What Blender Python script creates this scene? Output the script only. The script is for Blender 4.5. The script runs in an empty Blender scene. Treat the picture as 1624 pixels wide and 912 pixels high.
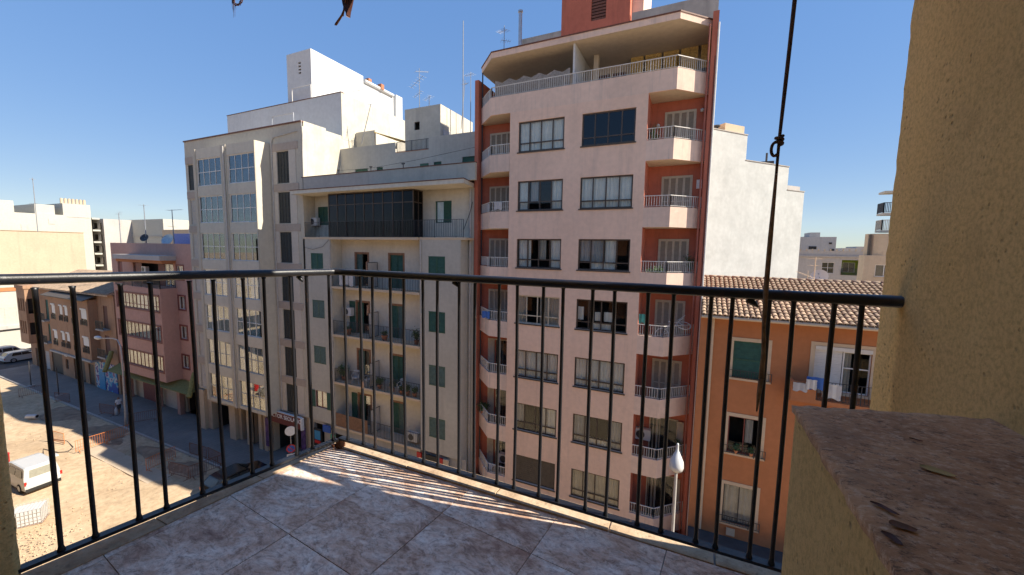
import bpy, bmesh, math, random
from mathutils import Vector, Matrix
rad = math.radians
random.seed(11)
SC = bpy.context.scene
COL = SC.collection

# ------------------------------------------------------------------ camera
def cam_basis(yaw, pitch, roll):
    fw = Vector((-math.sin(yaw)*math.cos(pitch), math.cos(yaw)*math.cos(pitch), -math.sin(pitch)))
    rt = Vector((math.cos(yaw), math.sin(yaw), 0))
    up = rt.cross(fw)
    r2 = rt*math.cos(roll) + up*math.sin(roll)
    u2 = -rt*math.sin(roll) + up*math.cos(roll)
    return r2, u2, fw
EYE = Vector((0, 0, 17.1))
cr, cu, cf = cam_basis(rad(24.8475), rad(5.5749), rad(0.9107))
cd = bpy.data.cameras.new('camera'); cam = bpy.data.objects.new('camera', cd); COL.objects.link(cam)
cam.matrix_world = Matrix(((cr.x, cu.x, -cf.x, 0), (cr.y, cu.y, -cf.y, 0), (cr.z, cu.z, -cf.z, EYE.z), (0, 0, 0, 1)))
cd.sensor_width = 36; cd.lens = 624.96*36/1624; cd.clip_start = .02; cd.clip_end = 3000
SC.camera = cam

# ------------------------------------------------------------------ sky, sun, exposure
SUN_EL, SUN_AZ = 40.2, 11.2            # azimuth measured from +x towards +y
wd = bpy.data.worlds.new('World'); SC.world = wd; wd.use_nodes = True
nt = wd.node_tree; bg = nt.nodes['Background']
sky = nt.nodes.new('ShaderNodeTexSky'); sky.sky_type = 'NISHITA'; sky.sun_disc = False
sky.sun_elevation = rad(SUN_EL); sky.sun_rotation = rad(90 - SUN_AZ)
sky.air_density = 1.0; sky.dust_density = .0; sky.ozone_density = 2.5; sky.altitude = 20
hs = nt.nodes.new('ShaderNodeGamma'); hs.inputs['Gamma'].default_value = .27; nt.links.new(sky.outputs[0], hs.inputs['Color'])
h2 = nt.nodes.new('ShaderNodeHueSaturation'); h2.inputs['Saturation'].default_value = 2.65; h2.inputs['Hue'].default_value = .513; nt.links.new(hs.outputs[0], h2.inputs['Color'])
tn = nt.nodes.new('ShaderNodeMix'); tn.data_type = 'RGBA'; tn.blend_type = 'MULTIPLY'; tn.inputs[0].default_value = 1; tn.inputs[7].default_value = (.86, .94, 1.07, 1)
nt.links.new(h2.outputs[0], tn.inputs[6]); nt.links.new(tn.outputs[2], bg.inputs[0]); bg.inputs[1].default_value = .132
sl = bpy.data.lights.new('sun', 'SUN'); sl.energy = 2.7; sl.angle = rad(.45); sl.color = (1, .91, .77)
sun = bpy.data.objects.new('sun', sl); COL.objects.link(sun)
sdir = Vector((math.cos(rad(SUN_EL))*math.cos(rad(SUN_AZ)), math.cos(rad(SUN_EL))*math.sin(rad(SUN_AZ)), math.sin(rad(SUN_EL))))
sun.rotation_euler = sdir.to_track_quat('Z', 'Y').to_euler(); sun.location = (20, 5, 40)
vs = SC.view_settings; vs.view_transform = 'Standard'; vs.look = 'None'; vs.exposure = 1.83; vs.gamma = 1; vs.use_curve_mapping = False

# ------------------------------------------------------------------ materials
MATS = {}
def newmat(name):
    m = bpy.data.materials.new(name); m.use_nodes = True
    MATS[name] = m
    return m, m.node_tree.nodes, m.node_tree.links, m.node_tree.nodes['Principled BSDF']
def noise(N, L, pos, scale, detail=4, vec_scale=None, rough=.55):
    n = N.new('ShaderNodeTexNoise'); n.inputs['Scale'].default_value = scale; n.inputs['Detail'].default_value = detail
    n.inputs['Roughness'].default_value = rough
    src = pos
    if vec_scale:
        mp = N.new('ShaderNodeMapping'); mp.inputs['Scale'].default_value = vec_scale
        L.new(pos, mp.inputs['Vector']); src = mp.outputs[0]
    L.new(src, n.inputs['Vector'])
    return n.outputs['Fac']
def ramp(N, L, fac, stops):
    r = N.new('ShaderNodeValToRGB'); e = r.color_ramp.elements
    while len(e) < len(stops): e.new(.5)
    for i, (p, c) in enumerate(stops): e[i].position = p; e[i].color = (*c, 1) if len(c) == 3 else c
    L.new(fac, r.inputs[0]); return r.outputs[0]
def mixc(N, L, fac, a, b, mode='MIX'):
    m = N.new('ShaderNodeMix'); m.data_type = 'RGBA'; m.blend_type = mode
    if isinstance(fac, (int, float)): m.inputs[0].default_value = fac
    else: L.new(fac, m.inputs[0])
    for i, c in ((6, a), (7, b)):
        if isinstance(c, tuple): m.inputs[i].default_value = (*c, 1)
        else: L.new(c, m.inputs[i])
    return m.outputs[2]
def posnode(N):
    return N.new('ShaderNodeNewGeometry').outputs['Position']
def mul(c, k): return tuple(min(1, v*k) for v in c)
def stucco(name, c, dirt=(.18, .15, .12), stain=.35, var=.12, bump=.25, rough=.9, fine=30, blotch=.35, streak=True):
    m, N, L, B = newmat(name); P = posnode(N)
    base = ramp(N, L, noise(N, L, P, blotch, 6), [(.3, mul(c, 1-var)), (.7, mul(c, 1+var))])
    sp = ramp(N, L, noise(N, L, P, 4.0, 5), [(.35, (.94, .94, .94)), (.65, (1.03, 1.03, 1.03))])
    base = mixc(N, L, 1.0, base, sp, 'MULTIPLY')
    if streak:
        st = ramp(N, L, noise(N, L, P, 1.0, 5, (1.6, 1.6, .12), .65), [(.54, (0, 0, 0)), (.78, (1, 1, 1))])
        k = N.new('ShaderNodeMath'); k.operation = 'MULTIPLY'; k.inputs[1].default_value = stain; L.new(st, k.inputs[0])
        base = mixc(N, L, k.outputs[0], base, dirt)
        s2 = ramp(N, L, noise(N, L, P, 1.0, 6, (7, 7, .35), .7), [(.56, (0, 0, 0)), (.80, (1, 1, 1))])
        k2 = N.new('ShaderNodeMath'); k2.operation = 'MULTIPLY'; k2.inputs[1].default_value = stain*.9; L.new(s2, k2.inputs[0])
        base = mixc(N, L, k2.outputs[0], base, dirt)
        s3 = ramp(N, L, noise(N, L, P, .9, 7, (1, 1, 1.6), .7), [(.60, (0, 0, 0)), (.66, (1, 1, 1))])
        k3 = N.new('ShaderNodeMath'); k3.operation = 'MULTIPLY'; k3.inputs[1].default_value = min(.3, stain*.5); L.new(s3, k3.inputs[0])
        base = mixc(N, L, k3.outputs[0], base, mul(c, 1.18))
    L.new(base, B.inputs['Base Color']); B.inputs['Roughness'].default_value = rough
    B.inputs['Specular IOR Level'].default_value = .2
    b = N.new('ShaderNodeBump'); b.inputs['Strength'].default_value = bump; b.inputs['Distance'].default_value = .02
    L.new(noise(N, L, P, fine, 6), b.inputs['Height']); L.new(b.outputs[0], B.inputs['Normal'])
    return m
def plain(name, c, rough=.6, metal=0, var=.1, scale=6, spec=.4, bump=0):
    m, N, L, B = newmat(name); P = posnode(N)
    base = ramp(N, L, noise(N, L, P, scale, 4), [(.3, mul(c, 1-var)), (.7, mul(c, 1+var))])
    L.new(base, B.inputs['Base Color']); B.inputs['Roughness'].default_value = rough; B.inputs['Metallic'].default_value = metal
    B.inputs['Specular IOR Level'].default_value = spec
    if bump:
        b = N.new('ShaderNodeBump'); b.inputs['Strength'].default_value = bump; b.inputs['Distance'].default_value = .01
        L.new(noise(N, L, P, scale*6, 5), b.inputs['Height']); L.new(b.outputs[0], B.inputs['Normal'])
    return m
def glassmat(name, tint=(.95, .96, .95), base_refl=.0, scale=.6):
    m = bpy.data.materials.new(name); m.use_nodes = True; MATS[name] = m
    N = m.node_tree.nodes; L = m.node_tree.links; N.remove(N['Principled BSDF'])
    out = N['Material Output']
    tr = N.new('ShaderNodeBsdfTransparent'); tr.inputs[0].default_value = (*tint, 1)
    gl = N.new('ShaderNodeBsdfGlossy'); gl.inputs['Roughness'].default_value = .02; gl.inputs[0].default_value = (.9, .93, .95, 1)
    # wavy old panes
    b = N.new('ShaderNodeBump'); b.inputs['Strength'].default_value = .02; b.inputs['Distance'].default_value = .02
    L.new(noise(N, L, posnode(N), 1.2, 1), b.inputs['Height']); L.new(b.outputs[0], gl.inputs['Normal'])
    fr = N.new('ShaderNodeFresnel'); fr.inputs[0].default_value = 1.5
    ad = N.new('ShaderNodeMath'); ad.operation = 'ADD'; ad.inputs[1].default_value = base_refl; ad.use_clamp = True
    L.new(fr.outputs[0], ad.inputs[0])
    sc_ = N.new('ShaderNodeMath'); sc_.operation = 'MULTIPLY'; sc_.inputs[1].default_value = scale; L.new(ad.outputs[0], sc_.inputs[0])
    mx = N.new('ShaderNodeMixShader'); L.new(sc_.outputs[0], mx.inputs[0]); L.new(tr.outputs[0], mx.inputs[1]); L.new(gl.outputs[0], mx.inputs[2])
    L.new(mx.outputs[0], out.inputs[0])
    return m
stucco('pink_front', (.76, .545, .425), dirt=(.40, .31, .27), stain=.4, var=.06, bump=.15)
stucco('pink_parapet', (.73, .545, .44), dirt=(.38, .34, .31), stain=.75, var=.1)
stucco('red_wall', (.48, .155, .10), dirt=(.12, .06, .05), stain=.45, var=.12)
stucco('cream_soffit', (.60, .52, .42), stain=.15, var=.06)
stucco('grey_wall', (.50, .455, .37), stain=.25, var=.07)
stucco('grey_bay', (.58, .535, .44), stain=.15, var=.05)
stucco('grey_band', (.42, .35, .29), stain=.15, var=.05)
stucco('cream_panel', (.56, .50, .42), stain=.12, var=.06)
stucco('mid_wall', (.48, .45, .385), dirt=(.26, .24, .21), stain=.35, var=.08)
stucco('mid_cream', (.60, .56, .47), dirt=(.35, .29, .2), stain=.3, var=.08)
stucco('roof_cream', (.56, .52, .43), dirt=(.25, .24, .22), stain=.5, var=.12, blotch=.8)
stucco('white_wall', (.59, .595, .59), dirt=(.45, .45, .44), stain=.25, var=.04)
stucco('lime_wall', (.47, .485, .47), dirt=(.42, .43, .42), stain=.5, var=.1, blotch=.9)
stucco('old_grey', (.40, .38, .34), dirt=(.14, .13, .12), stain=.6, var=.18, blotch=.8)
stucco('orange_wall', (.46, .19, .085), dirt=(.30, .13, .08), stain=.25, var=.08)
stucco('trim_cream', (.60, .47, .33), stain=.15, var=.06)
stucco('pink_two', (.50, .30, .245), stain=.15, var=.07)
stucco('brown_wall', (.36, .22, .14), dirt=(.14, .09, .06), stain=.5, var=.15)
stucco('beige_wall', (.50, .385, .275), stain=.25, var=.06)
stucco('far_white', (.47, .455, .40), stain=.1, var=.04)
stucco('far_grey', (.46, .43, .40), stain=.3, var=.06)
stucco('far_tan', (.52, .42, .30), stain=.3, var=.08)
stucco('lime_green', (.28, .36, .06), stain=.1)
stucco('tan_render', (.42, .31, .165), dirt=(.2, .14, .08), stain=.12, var=.08, bump=.55, fine=38, blotch=1.5)
stucco('concrete', (.40, .38, .35), dirt=(.18, .17, .16), stain=.5, var=.12)
plain('room_dark', (.035, .032, .03), .9, var=.3)
plain('brown_frame', (.075, .055, .042), .5, var=.2)
plain('white_frame', (.72, .70, .66), .5, var=.06)
plain('red_frame', (.20, .055, .045), .55, var=.15)
plain('green_shutter', (.035, .10, .065), .55, var=.2)
plain('green_faded', (.10, .15, .12), .6, var=.2)
plain('dark_shutter', (.045, .047, .042), .6, var=.2)
plain('cream_shutter', (.50, .44, .34), .6, var=.1)
plain('louvre_dark', (.30, .25, .19), .7, var=.1)
plain('brown_shutter', (.15, .06, .035), .6, var=.25)
plain('roller_brown', (.085, .07, .055), .6, var=.15)
plain('roller_white', (.66, .64, .60), .6, var=.05)
plain('white_metal', (.62, .60, .56), .5, var=.12)
plain('dark_metal', (.045, .045, .05), .45, var=.2)
def iron():
    m, N, L, B = newmat('black_paint'); P = posnode(N)
    rust = ramp(N, L, noise(N, L, P, 14, 8, None, .75), [(.60, (0, 0, 0)), (.68, (1, 1, 1))])
    c = mixc(N, L, rust, (.011, .012, .016), (.075, .034, .018))
    L.new(c, B.inputs['Base Color']); L.new(ramp(N, L, rust, [(0, (.40, .40, .40)), (1, (.85, .85, .85))]), B.inputs['Roughness'])
    b = N.new('ShaderNodeBump'); b.inputs['Strength'].default_value = .35; b.inputs['Distance'].default_value = .0015
    L.new(noise(N, L, P, 160, 6, None, .7), b.inputs['Height']); L.new(b.outputs[0], B.inputs['Normal'])
iron()
plain('rust', (.10, .035, .015), .85, var=.4, scale=25)
plain('pipe_grey', (.45, .43, .40), .6, var=.1)
plain('pipe_red', (.30, .10, .07), .6, var=.1)
plain('steel', (.45, .46, .47), .4, metal=.7, var=.1)
plain('antenna_metal', (.28, .29, .31), .5, metal=.4)
plain('curtain_white', (.84, .82, .76), .9, var=.08, scale=3)
plain('curtain_grey', (.46, .45, .44), .9, var=.1, scale=3)
plain('curtain_beige', (.50, .45, .38), .9, var=.1, scale=3)
plain('reed', (.50, .36, .14), .9, var=.35, scale=14)
plain('reed_grey', (.33, .29, .25), .95, var=.25, scale=12)
plain('terracotta', (.40, .16, .08), .8, var=.15)
plain('leaf_green', (.06, .11, .035), .6, var=.4, scale=9)
plain('leaf_dry', (.16, .075, .04), .8, var=.35, scale=40)
plain('leaf_brown', (.085, .03, .018), .6, var=.3, scale=40)
plain('blue_cloth', (.05, .14, .42), .8)
plain('teal_cloth', (.10, .42, .36), .8)
plain('white_plastic', (.56, .56, .55), .4, var=.03)
plain('black_plastic', (.02, .02, .02), .5)
plain('tyre', (.018, .018, .018), .85)
plain('van_white', (.50, .50, .49), .3, var=.02, spec=.5)
plain('car_black', (.008, .009, .011), .15, var=.1, spec=.6)
plain('car_silver', (.5, .5, .5), .3, metal=.3)
plain('car_glass', (.02, .024, .026), .08, spec=.7)
plain('van_rear_glass', (.26, .25, .20), .2, spec=.5)
plain('tail_red', (.42, .02, .015), .3)
plain('barrier_orange', (.55, .17, .04), .6, var=.2)
plain('rusty_bar', (.20, .08, .04), .8, var=.3)
plain('awning_green', (.24, .22, .075), .8, var=.2)
plain('sign_red', (.13, .018, .02), .5)
plain('sign_white', (.74, .74, .74), .5)
plain('sign_blue', (.03, .10, .38), .5)
plain('sign_cyan', (.05, .25, .45), .5)
plain('sign_bright_red', (.50, .02, .02), .5)
plain('sign_green', (.06, .35, .22), .5)
plain('poster_violet', (.10, .05, .16), .6, var=.6, scale=3)
plain('wood_slat', (.24, .13, .075), .75, var=.2)
plain('skin', (.30, .16, .10), .6)
plain('cord', (.075, .045, .032), .9, var=.35, scale=60, bump=.3)
plain('cord_pale', (.20, .13, .075), .9, var=.35, scale=60, bump=.3)
plain('lilac_paint', (.28, .29, .55), .7)
glassmat('glass')
glassmat('glass_dark', (.5, .52, .55), .12)
glassmat('glass_smoke', (.22, .21, .23), .0, .35)
glassmat('glass_navy', (.10, .11, .15), .03, .7)
glassmat('glass_cyan', (.12, .42, .48), .12)

def tile_marble():
    m, N, L, B = newmat('marble_tile'); P = posnode(N)
    mp = N.new('ShaderNodeMapping'); mp.inputs['Rotation'].default_value = (0, 0, rad(35)); mp.inputs['Scale'].default_value = (1, 1.7, 1)
    L.new(P, mp.inputs['Vector'])
    oi = N.new('ShaderNodeObjectInfo'); off = N.new('ShaderNodeVectorMath'); off.operation = 'SCALE'; off.inputs['Scale'].default_value = 9.0
    cb = N.new('ShaderNodeCombineXYZ'); L.new(oi.outputs['Random'], cb.inputs[0]); L.new(oi.outputs['Random'], cb.inputs[1]); L.new(cb.outputs[0], off.inputs[0])
    ad = N.new('ShaderNodeVectorMath'); ad.operation = 'ADD'; L.new(mp.outputs[0], ad.inputs[0]); L.new(off.outputs[0], ad.inputs[1])
    # domain warp
    nz = N.new('ShaderNodeTexNoise'); nz.inputs['Scale'].default_value = 5; nz.inputs['Detail'].default_value = 5; L.new(ad.outputs[0], nz.inputs['Vector'])
    sc = N.new('ShaderNodeVectorMath'); sc.operation = 'SCALE'; sc.inputs['Scale'].default_value = .16; L.new(nz.outputs['Color'], sc.inputs[0])
    wv = N.new('ShaderNodeVectorMath'); wv.operation = 'ADD'; L.new(ad.outputs[0], wv.inputs[0]); L.new(sc.outputs[0], wv.inputs[1]); V = wv.outputs[0]
    big = noise(N, L, V, 5.0, 11, None, .74)
    c = ramp(N, L, big, [(.36, (.44, .25, .16)), (.45, (.64, .45, .33)), (.53, (.78, .65, .55)), (.62, (.88, .81, .73))])
    fine = noise(N, L, V, 30, 9, None, .8)
    c = mixc(N, L, .9, c, ramp(N, L, fine, [(.38, (.46, .36, .30)), (.48, (.92, .89, .87)), (.58, (1.14, 1.14, 1.14))]), 'MULTIPLY')
    w = N.new('ShaderNodeTexVoronoi'); w.feature = 'DISTANCE_TO_EDGE'; w.inputs['Scale'].default_value = 7.5; L.new(V, w.inputs['Vector'])
    vein = ramp(N, L, w.outputs['Distance'], [(.0, (1, 1, 1)), (.03, (0, 0, 0))])
    mk = ramp(N, L, noise(N, L, V, 6.0, 3), [(.50, (0, 0, 0)), (.64, (.45, .45, .45))])
    c = mixc(N, L, mixc(N, L, 1.0, vein, mk, 'MULTIPLY'), c, (.17, .085, .055))
    L.new(c, B.inputs['Base Color'])
    B.inputs['Roughness'].default_value = .42
    b = N.new('ShaderNodeBump'); b.inputs['Strength'].default_value = .1; b.inputs['Distance'].default_value = .003
    L.new(fine, b.inputs['Height']); L.new(b.outputs[0], B.inputs['Normal'])
tile_marble()
def coping_stone():
    m, N, L, B = newmat('coping_stone'); P = posnode(N)
    c = ramp(N, L, noise(N, L, P, 9, 8, None, .7), [(.3, (.30, .19, .11)), (.52, (.50, .36, .23)), (.7, (.60, .48, .34))])
    c = mixc(N, L, ramp(N, L, noise(N, L, P, 45, 5), [(.58, (0, 0, 0)), (.7, (.6, .6, .6))]), c, (.2, .14, .09))
    L.new(c, B.inputs['Base Color']); B.inputs['Roughness'].default_value = .85
    b = N.new('ShaderNodeBump'); b.inputs['Strength'].default_value = .35; b.inputs['Distance'].default_value = .01
    L.new(noise(N, L, P, 60, 6), b.inputs['Height']); L.new(b.outputs[0], B.inputs['Normal'])
coping_stone()
def cap_stone():
    m, N, L, B = newmat('cap_stone'); P = posnode(N)
    mp = N.new('ShaderNodeMapping'); mp.inputs['Rotation'].default_value = (0, 0, rad(-25)); mp.inputs['Scale'].default_value = (1, 1.5, 1); L.new(P, mp.inputs['Vector']); V = mp.outputs[0]
    c = ramp(N, L, noise(N, L, V, 6, 10, None, .75), [(.32, (.34, .17, .075)), (.5, (.54, .29, .14)), (.66, (.68, .41, .22))])
    c = mixc(N, L, ramp(N, L, noise(N, L, V, 70, 8, None, .8), [(.50, (0, 0, 0)), (.62, (.75, .75, .75))]), c, (.74, .54, .37))
    c = mixc(N, L, ramp(N, L, noise(N, L, V, 55, 9, None, .85), [(.40, (.85, .85, .85)), (.47, (0, 0, 0))]), c, (.11, .06, .035))
    c = mixc(N, L, ramp(N, L, noise(N, L, V, 3.5, 5, None, .7), [(.56, (0, 0, 0)), (.70, (.5, .5, .5))]), c, (.15, .085, .05))
    L.new(c, B.inputs['Base Color']); B.inputs['Roughness'].default_value = .8
    b = N.new('ShaderNodeBump'); b.inputs['Strength'].default_value = .7; b.inputs['Distance'].default_value = .004
    L.new(noise(N, L, V, 80, 9, None, .8), b.inputs['Height']); L.new(b.outputs[0], B.inputs['Normal'])
cap_stone()
def render_rough():
    # coarse hand-thrown render with pits, for the balcony's own walls
    m, N, L, B = newmat('balcony_render'); P = posnode(N)
    c = ramp(N, L, noise(N, L, P, 1.6, 6), [(.3, (.68, .475, .20)), (.7, (.78, .56, .255))])
    c = mixc(N, L, .9, c, ramp(N, L, noise(N, L, P, 90, 8, None, .8), [(.38, (.72, .70, .66)), (.55, (1.05, 1.05, 1.05))]), 'MULTIPLY')
    c = mixc(N, L, ramp(N, L, noise(N, L, P, 4.5, 6, None, .7), [(.57, (0, 0, 0)), (.72, (.4, .4, .4))]), c, (.36, .25, .12))
    pit = N.new('ShaderNodeTexVoronoi'); pit.inputs['Scale'].default_value = 55; L.new(P, pit.inputs['Vector'])
    pm = ramp(N, L, noise(N, L, P, 7, 6, None, .7), [(.5, (0, 0, 0)), (.62, (1, 1, 1))])
    pf = ramp(N, L, pit.outputs['Distance'], [(.10, (1, 1, 1)), (.3, (0, 0, 0))])
    k = mixc(N, L, 1.0, pf, pm, 'MULTIPLY')
    c = mixc(N, L, mixc(N, L, 1.0, k, (.6, .6, .6), 'MULTIPLY'), c, (.16, .10, .05))
    L.new(c, B.inputs['Base Color']); B.inputs['Roughness'].default_value = .92; B.inputs['Specular IOR Level'].default_value = .2
    h = N.new('ShaderNodeMath'); h.operation = 'SUBTRACT'; L.new(noise(N, L, P, 75, 9, None, .8), h.inputs[0]); L.new(k, h.inputs[1])
    b = N.new('ShaderNodeBump'); b.inputs['Strength'].default_value = .9; b.inputs['Distance'].default_value = .006
    L.new(h.outputs[0], b.inputs['Height']); L.new(b.outputs[0], B.inputs['Normal'])
render_rough()
def sand():
    m, N, L, B = newmat('sand'); P = posnode(N)
    c = ramp(N, L, noise(N, L, P, .22, 8, None, .62), [(.3, (.44, .32, .20)), (.5, (.54, .41, .27)), (.7, (.60, .47, .33))])
    c = mixc(N, L, .8, c, ramp(N, L, noise(N, L, P, 2.5, 9, None, .75), [(.35, (.66, .62, .58)), (.6, (1.08, 1.06, 1.02))]), 'MULTIPLY')
    c = mixc(N, L, ramp(N, L, noise(N, L, P, 18, 4), [(.62, (0, 0, 0)), (.7, (.45, .45, .45))]), c, (.22, .15, .10))
    L.new(c, B.inputs['Base Color']); B.inputs['Roughness'].default_value = .95
    b = N.new('ShaderNodeBump'); b.inputs['Strength'].default_value = .35; b.inputs['Distance'].default_value = .03
    L.new(noise(N, L, P, 4, 9, None, .75), b.inputs['Height']); L.new(b.outputs[0], B.inputs['Normal'])
sand()
def paving(name, a, bc, sx):
    m, N, L, B = newmat(name); P = posnode(N)
    c = ramp(N, L, noise(N, L, P, .5, 7, None, .65), [(.3, a), (.7, bc)])
    br = N.new('ShaderNodeTexBrick'); br.inputs['Scale'].default_value = sx; br.inputs['Mortar Size'].default_value = .012
    br.inputs[1].default_value = (.95, .95, .95, 1); br.inputs[2].default_value = (1.05, 1.05, 1.05, 1); br.inputs[3].default_value = (.7, .7, .7, 1)
    L.new(P, br.inputs['Vector'])
    c = mixc(N, L, .8, c, br.outputs[0], 'MULTIPLY')
    L.new(c, B.inputs['Base Color']); B.inputs['Roughness'].default_value = .9
paving('sidewalk_paving', (.165, .155, .145), (.24, .225, .21), 1.2)
paving('slab_paving', (.42, .33, .235), (.52, .42, .31), .02)
plain('dirt', (.30, .215, .145), .95, var=.35, scale=1.2, bump=.6)
plain('asphalt', (.06, .06, .062), .9, var=.25, scale=1.5, bump=.3)
def rooftile(name, c):
    m, N, L, B = newmat(name); P = posnode(N)
    oi = N.new('ShaderNodeObjectInfo')
    a = ramp(N, L, noise(N, L, P, 3.3, 5), [(.3, mul(c, .7)), (.7, mul(c, 1.25))])
    t = ramp(N, L, oi.outputs['Random'], [(0, (.62, .6, .6)), (1, (1.2, 1.15, 1.1))])
    a = mixc(N, L, 1.0, a, t, 'MULTIPLY')
    l = ramp(N, L, noise(N, L, P, 16, 6), [(.56, (0, 0, 0)), (.68, (.7, .7, .7))])
    a = mixc(N, L, l, a, (.14, .12, .10))
    L.new(a, B.inputs['Base Color']); B.inputs['Roughness'].default_value = .9
rooftile('roof_tile', (.40, .30, .21))
plain('tile_bed', (.20, .13, .09), .9, var=.3)
def graffiti():
    m, N, L, B = newmat('mural_paint'); P = posnode(N)
    c = ramp(N, L, noise(N, L, P, .9, 2), [(.36, (.05, .09, .30)), (.43, (.06, .30, .48)), (.5, (.50, .48, .45)), (.57, (.10, .05, .22)), (.63, (.40, .16, .20))])
    for e in c.node.color_ramp.elements: pass
    c.node.color_ramp.interpolation = 'CONSTANT'
    L.new(c, B.inputs['Base Color']); B.inputs['Roughness'].default_value = .7
graffiti()
def M(n): return MATS[n]

# ------------------------------------------------------------------ mesh helpers
class MB:
    def __init__(s): s.v = []; s.f = []; s.m = []
    def poly(s, pts, m=0):
        i = len(s.v); s.v += [tuple(p) for p in pts]; s.f.append(tuple(range(i, i+len(pts)))); s.m.append(m); return s
    def box(s, x0, x1, y0, y1, z0, z1, m=0):
        i = len(s.v)
        s.v += [(x0,y0,z0),(x1,y0,z0),(x1,y1,z0),(x0,y1,z0),(x0,y0,z1),(x1,y0,z1),(x1,y1,z1),(x0,y1,z1)]
        for f in ((0,3,2,1),(4,5,6,7),(0,1,5,4),(1,2,6,5),(2,3,7,6),(3,0,4,7)): s.f.append(tuple(i+k for k in f)); s.m.append(m)
        return s
    def hexa(s, p, m=0):
        i = len(s.v); s.v += [tuple(q) for q in p]
        for f in ((0,3,2,1),(4,5,6,7),(0,1,5,4),(1,2,6,5),(2,3,7,6),(3,0,4,7)): s.f.append(tuple(i+k for k in f)); s.m.append(m)
        return s
    def prism(s, pts, z0, z1, m=0, mb=None, mt=None):
        n = len(pts); i = len(s.v)
        s.v += [(p[0], p[1], z0) for p in pts] + [(p[0], p[1], z1) for p in pts]
        s.f.append(tuple(i+k for k in range(n))[::-1]); s.m.append(m if mb is None else mb)
        s.f.append(tuple(i+n+k for k in range(n))); s.m.append(m if mt is None else mt)
        for k in range(n): s.f.append((i+k, i+(k+1) % n, i+n+(k+1) % n, i+n+k)); s.m.append(m)
        return s
    def cyl(s, p, q, r, n=8, m=0, r2=None, cap=True):
        p, q = Vector(p), Vector(q); d = (q-p)
        if d.length < 1e-6: return s
        d.normalize(); a = d.orthogonal().normalized(); b = d.cross(a); r2 = r if r2 is None else r2
        i = len(s.v)
        for c, rr in ((p, r), (q, r2)):
            for k in range(n):
                t = 2*math.pi*k/n; s.v.append(tuple(c + (a*math.cos(t) + b*math.sin(t))*rr))
        for k in range(n): s.f.append((i+k, i+(k+1) % n, i+n+(k+1) % n, i+n+k)); s.m.append(m)
        if cap:
            s.f.append(tuple(i+k for k in range(n))[::-1]); s.m.append(m); s.f.append(tuple(i+n+k for k in range(n))); s.m.append(m)
        return s
    def tube(s, pts, r, n=6, m=0, closed=False):
        pts = [Vector(p) for p in pts]; N_ = len(pts); i = len(s.v); prev = None
        rs = r if isinstance(r, (list, tuple)) else [r]*N_
        for k in range(N_):
            if closed: d = pts[(k+1) % N_] - pts[k-1]
            else: d = pts[min(k+1, N_-1)] - pts[max(k-1, 0)]
            d.normalize()
            if prev is None: a = d.orthogonal().normalized()
            else:
                a = prev - d*prev.dot(d)
                a = a.normalized() if a.length > 1e-6 else d.orthogonal().normalized()
            prev = a; b = d.cross(a)
            for j in range(n):
                t = 2*math.pi*j/n; s.v.append(tuple(pts[k] + (a*math.cos(t)+b*math.sin(t))*rs[k]))
        for k in range(N_ if closed else N_-1):
            k2 = (k+1) % N_
            for j in range(n): s.f.append((i+k*n+j, i+k*n+(j+1) % n, i+k2*n+(j+1) % n, i+k2*n+j)); s.m.append(m)
        if not closed:
            s.f.append(tuple(i+j for j in range(n))[::-1]); s.m.append(m); e = i+(N_-1)*n
            s.f.append(tuple(e+j for j in range(n))); s.m.append(m)
        return s
    def mesh(s, name, mats, smooth=False):
        me = bpy.data.meshes.new(name); me.from_pydata(s.v, [], s.f)
        if not isinstance(mats, (list, tuple)): mats = [mats]
        for k in mats: me.materials.append(M(k))
        me.polygons.foreach_set('material_index', s.m)
        if smooth: me.polygons.foreach_set('use_smooth', [True]*len(s.f))
        me.update(); return me
    def obj(s, name, mats, parent=None, local=False, smooth=False):
        return link(name, s.mesh(name, mats, smooth), parent, local)
def link(name, me, parent=None, local=False, mat=None):
    o = bpy.data.objects.new(name, me); COL.objects.link(o)
    if mat is not None: o.matrix_basis = mat
    if parent is not None:
        o.parent = parent
        if not local: o.matrix_parent_inverse = parent.matrix_basis.inverted()
    return o
def tag(o, label=None, cat=None, group=None, kind=None):
    if label: o['label'] = label
    if cat: o['category'] = cat
    if group: o['group'] = group
    if kind: o['kind'] = kind
    return o
def thing(name, label, cat, loc=(0, 0, 0), rz=0, group=None):
    o = bpy.data.objects.new(name, None); COL.objects.link(o); o.empty_display_size = .2
    o.matrix_basis = Matrix.Translation(loc) @ Matrix.Rotation(rz, 4, 'Z')
    return tag(o, label, cat, group)
def dup(root, loc, rz, label):
    def cp(o, par):
        c = o.copy(); COL.objects.link(c)
        if par is not None: c.parent = par
        for ch in list(o.children): cp(ch, c)
        return c
    r = cp(root, None); r.matrix_basis = Matrix.Translation(loc) @ Matrix.Rotation(rz, 4, 'Z'); r['label'] = label
    return r
class Fr:
    def __init__(s, O, U, N): s.O = Vector(O); s.U = Vector(U).normalized(); s.N = Vector(N).normalized()
    def P(s, u, d, z): return s.O + s.U*u + s.N*d + Vector((0, 0, z))
    def box(s, mb, u0, u1, d0, d1, z0, z1, m=0):
        mb.hexa([s.P(u0,d1,z0), s.P(u1,d1,z0), s.P(u1,d0,z0), s.P(u0,d0,z0), s.P(u0,d1,z1), s.P(u1,d1,z1), s.P(u1,d0,z1), s.P(u0,d0,z1)], m)
    def mat(s, u, d, z):
        p = s.P(u, d, z); return Matrix(((s.U.x, -s.N.x, 0, p.x), (s.U.y, -s.N.y, 0, p.y), (s.U.z, -s.N.z, 1, p.z), (0, 0, 0, 1)))
def front(y): return Fr((0, y, 0), (1, 0, 0), (0, -1, 0))
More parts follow.
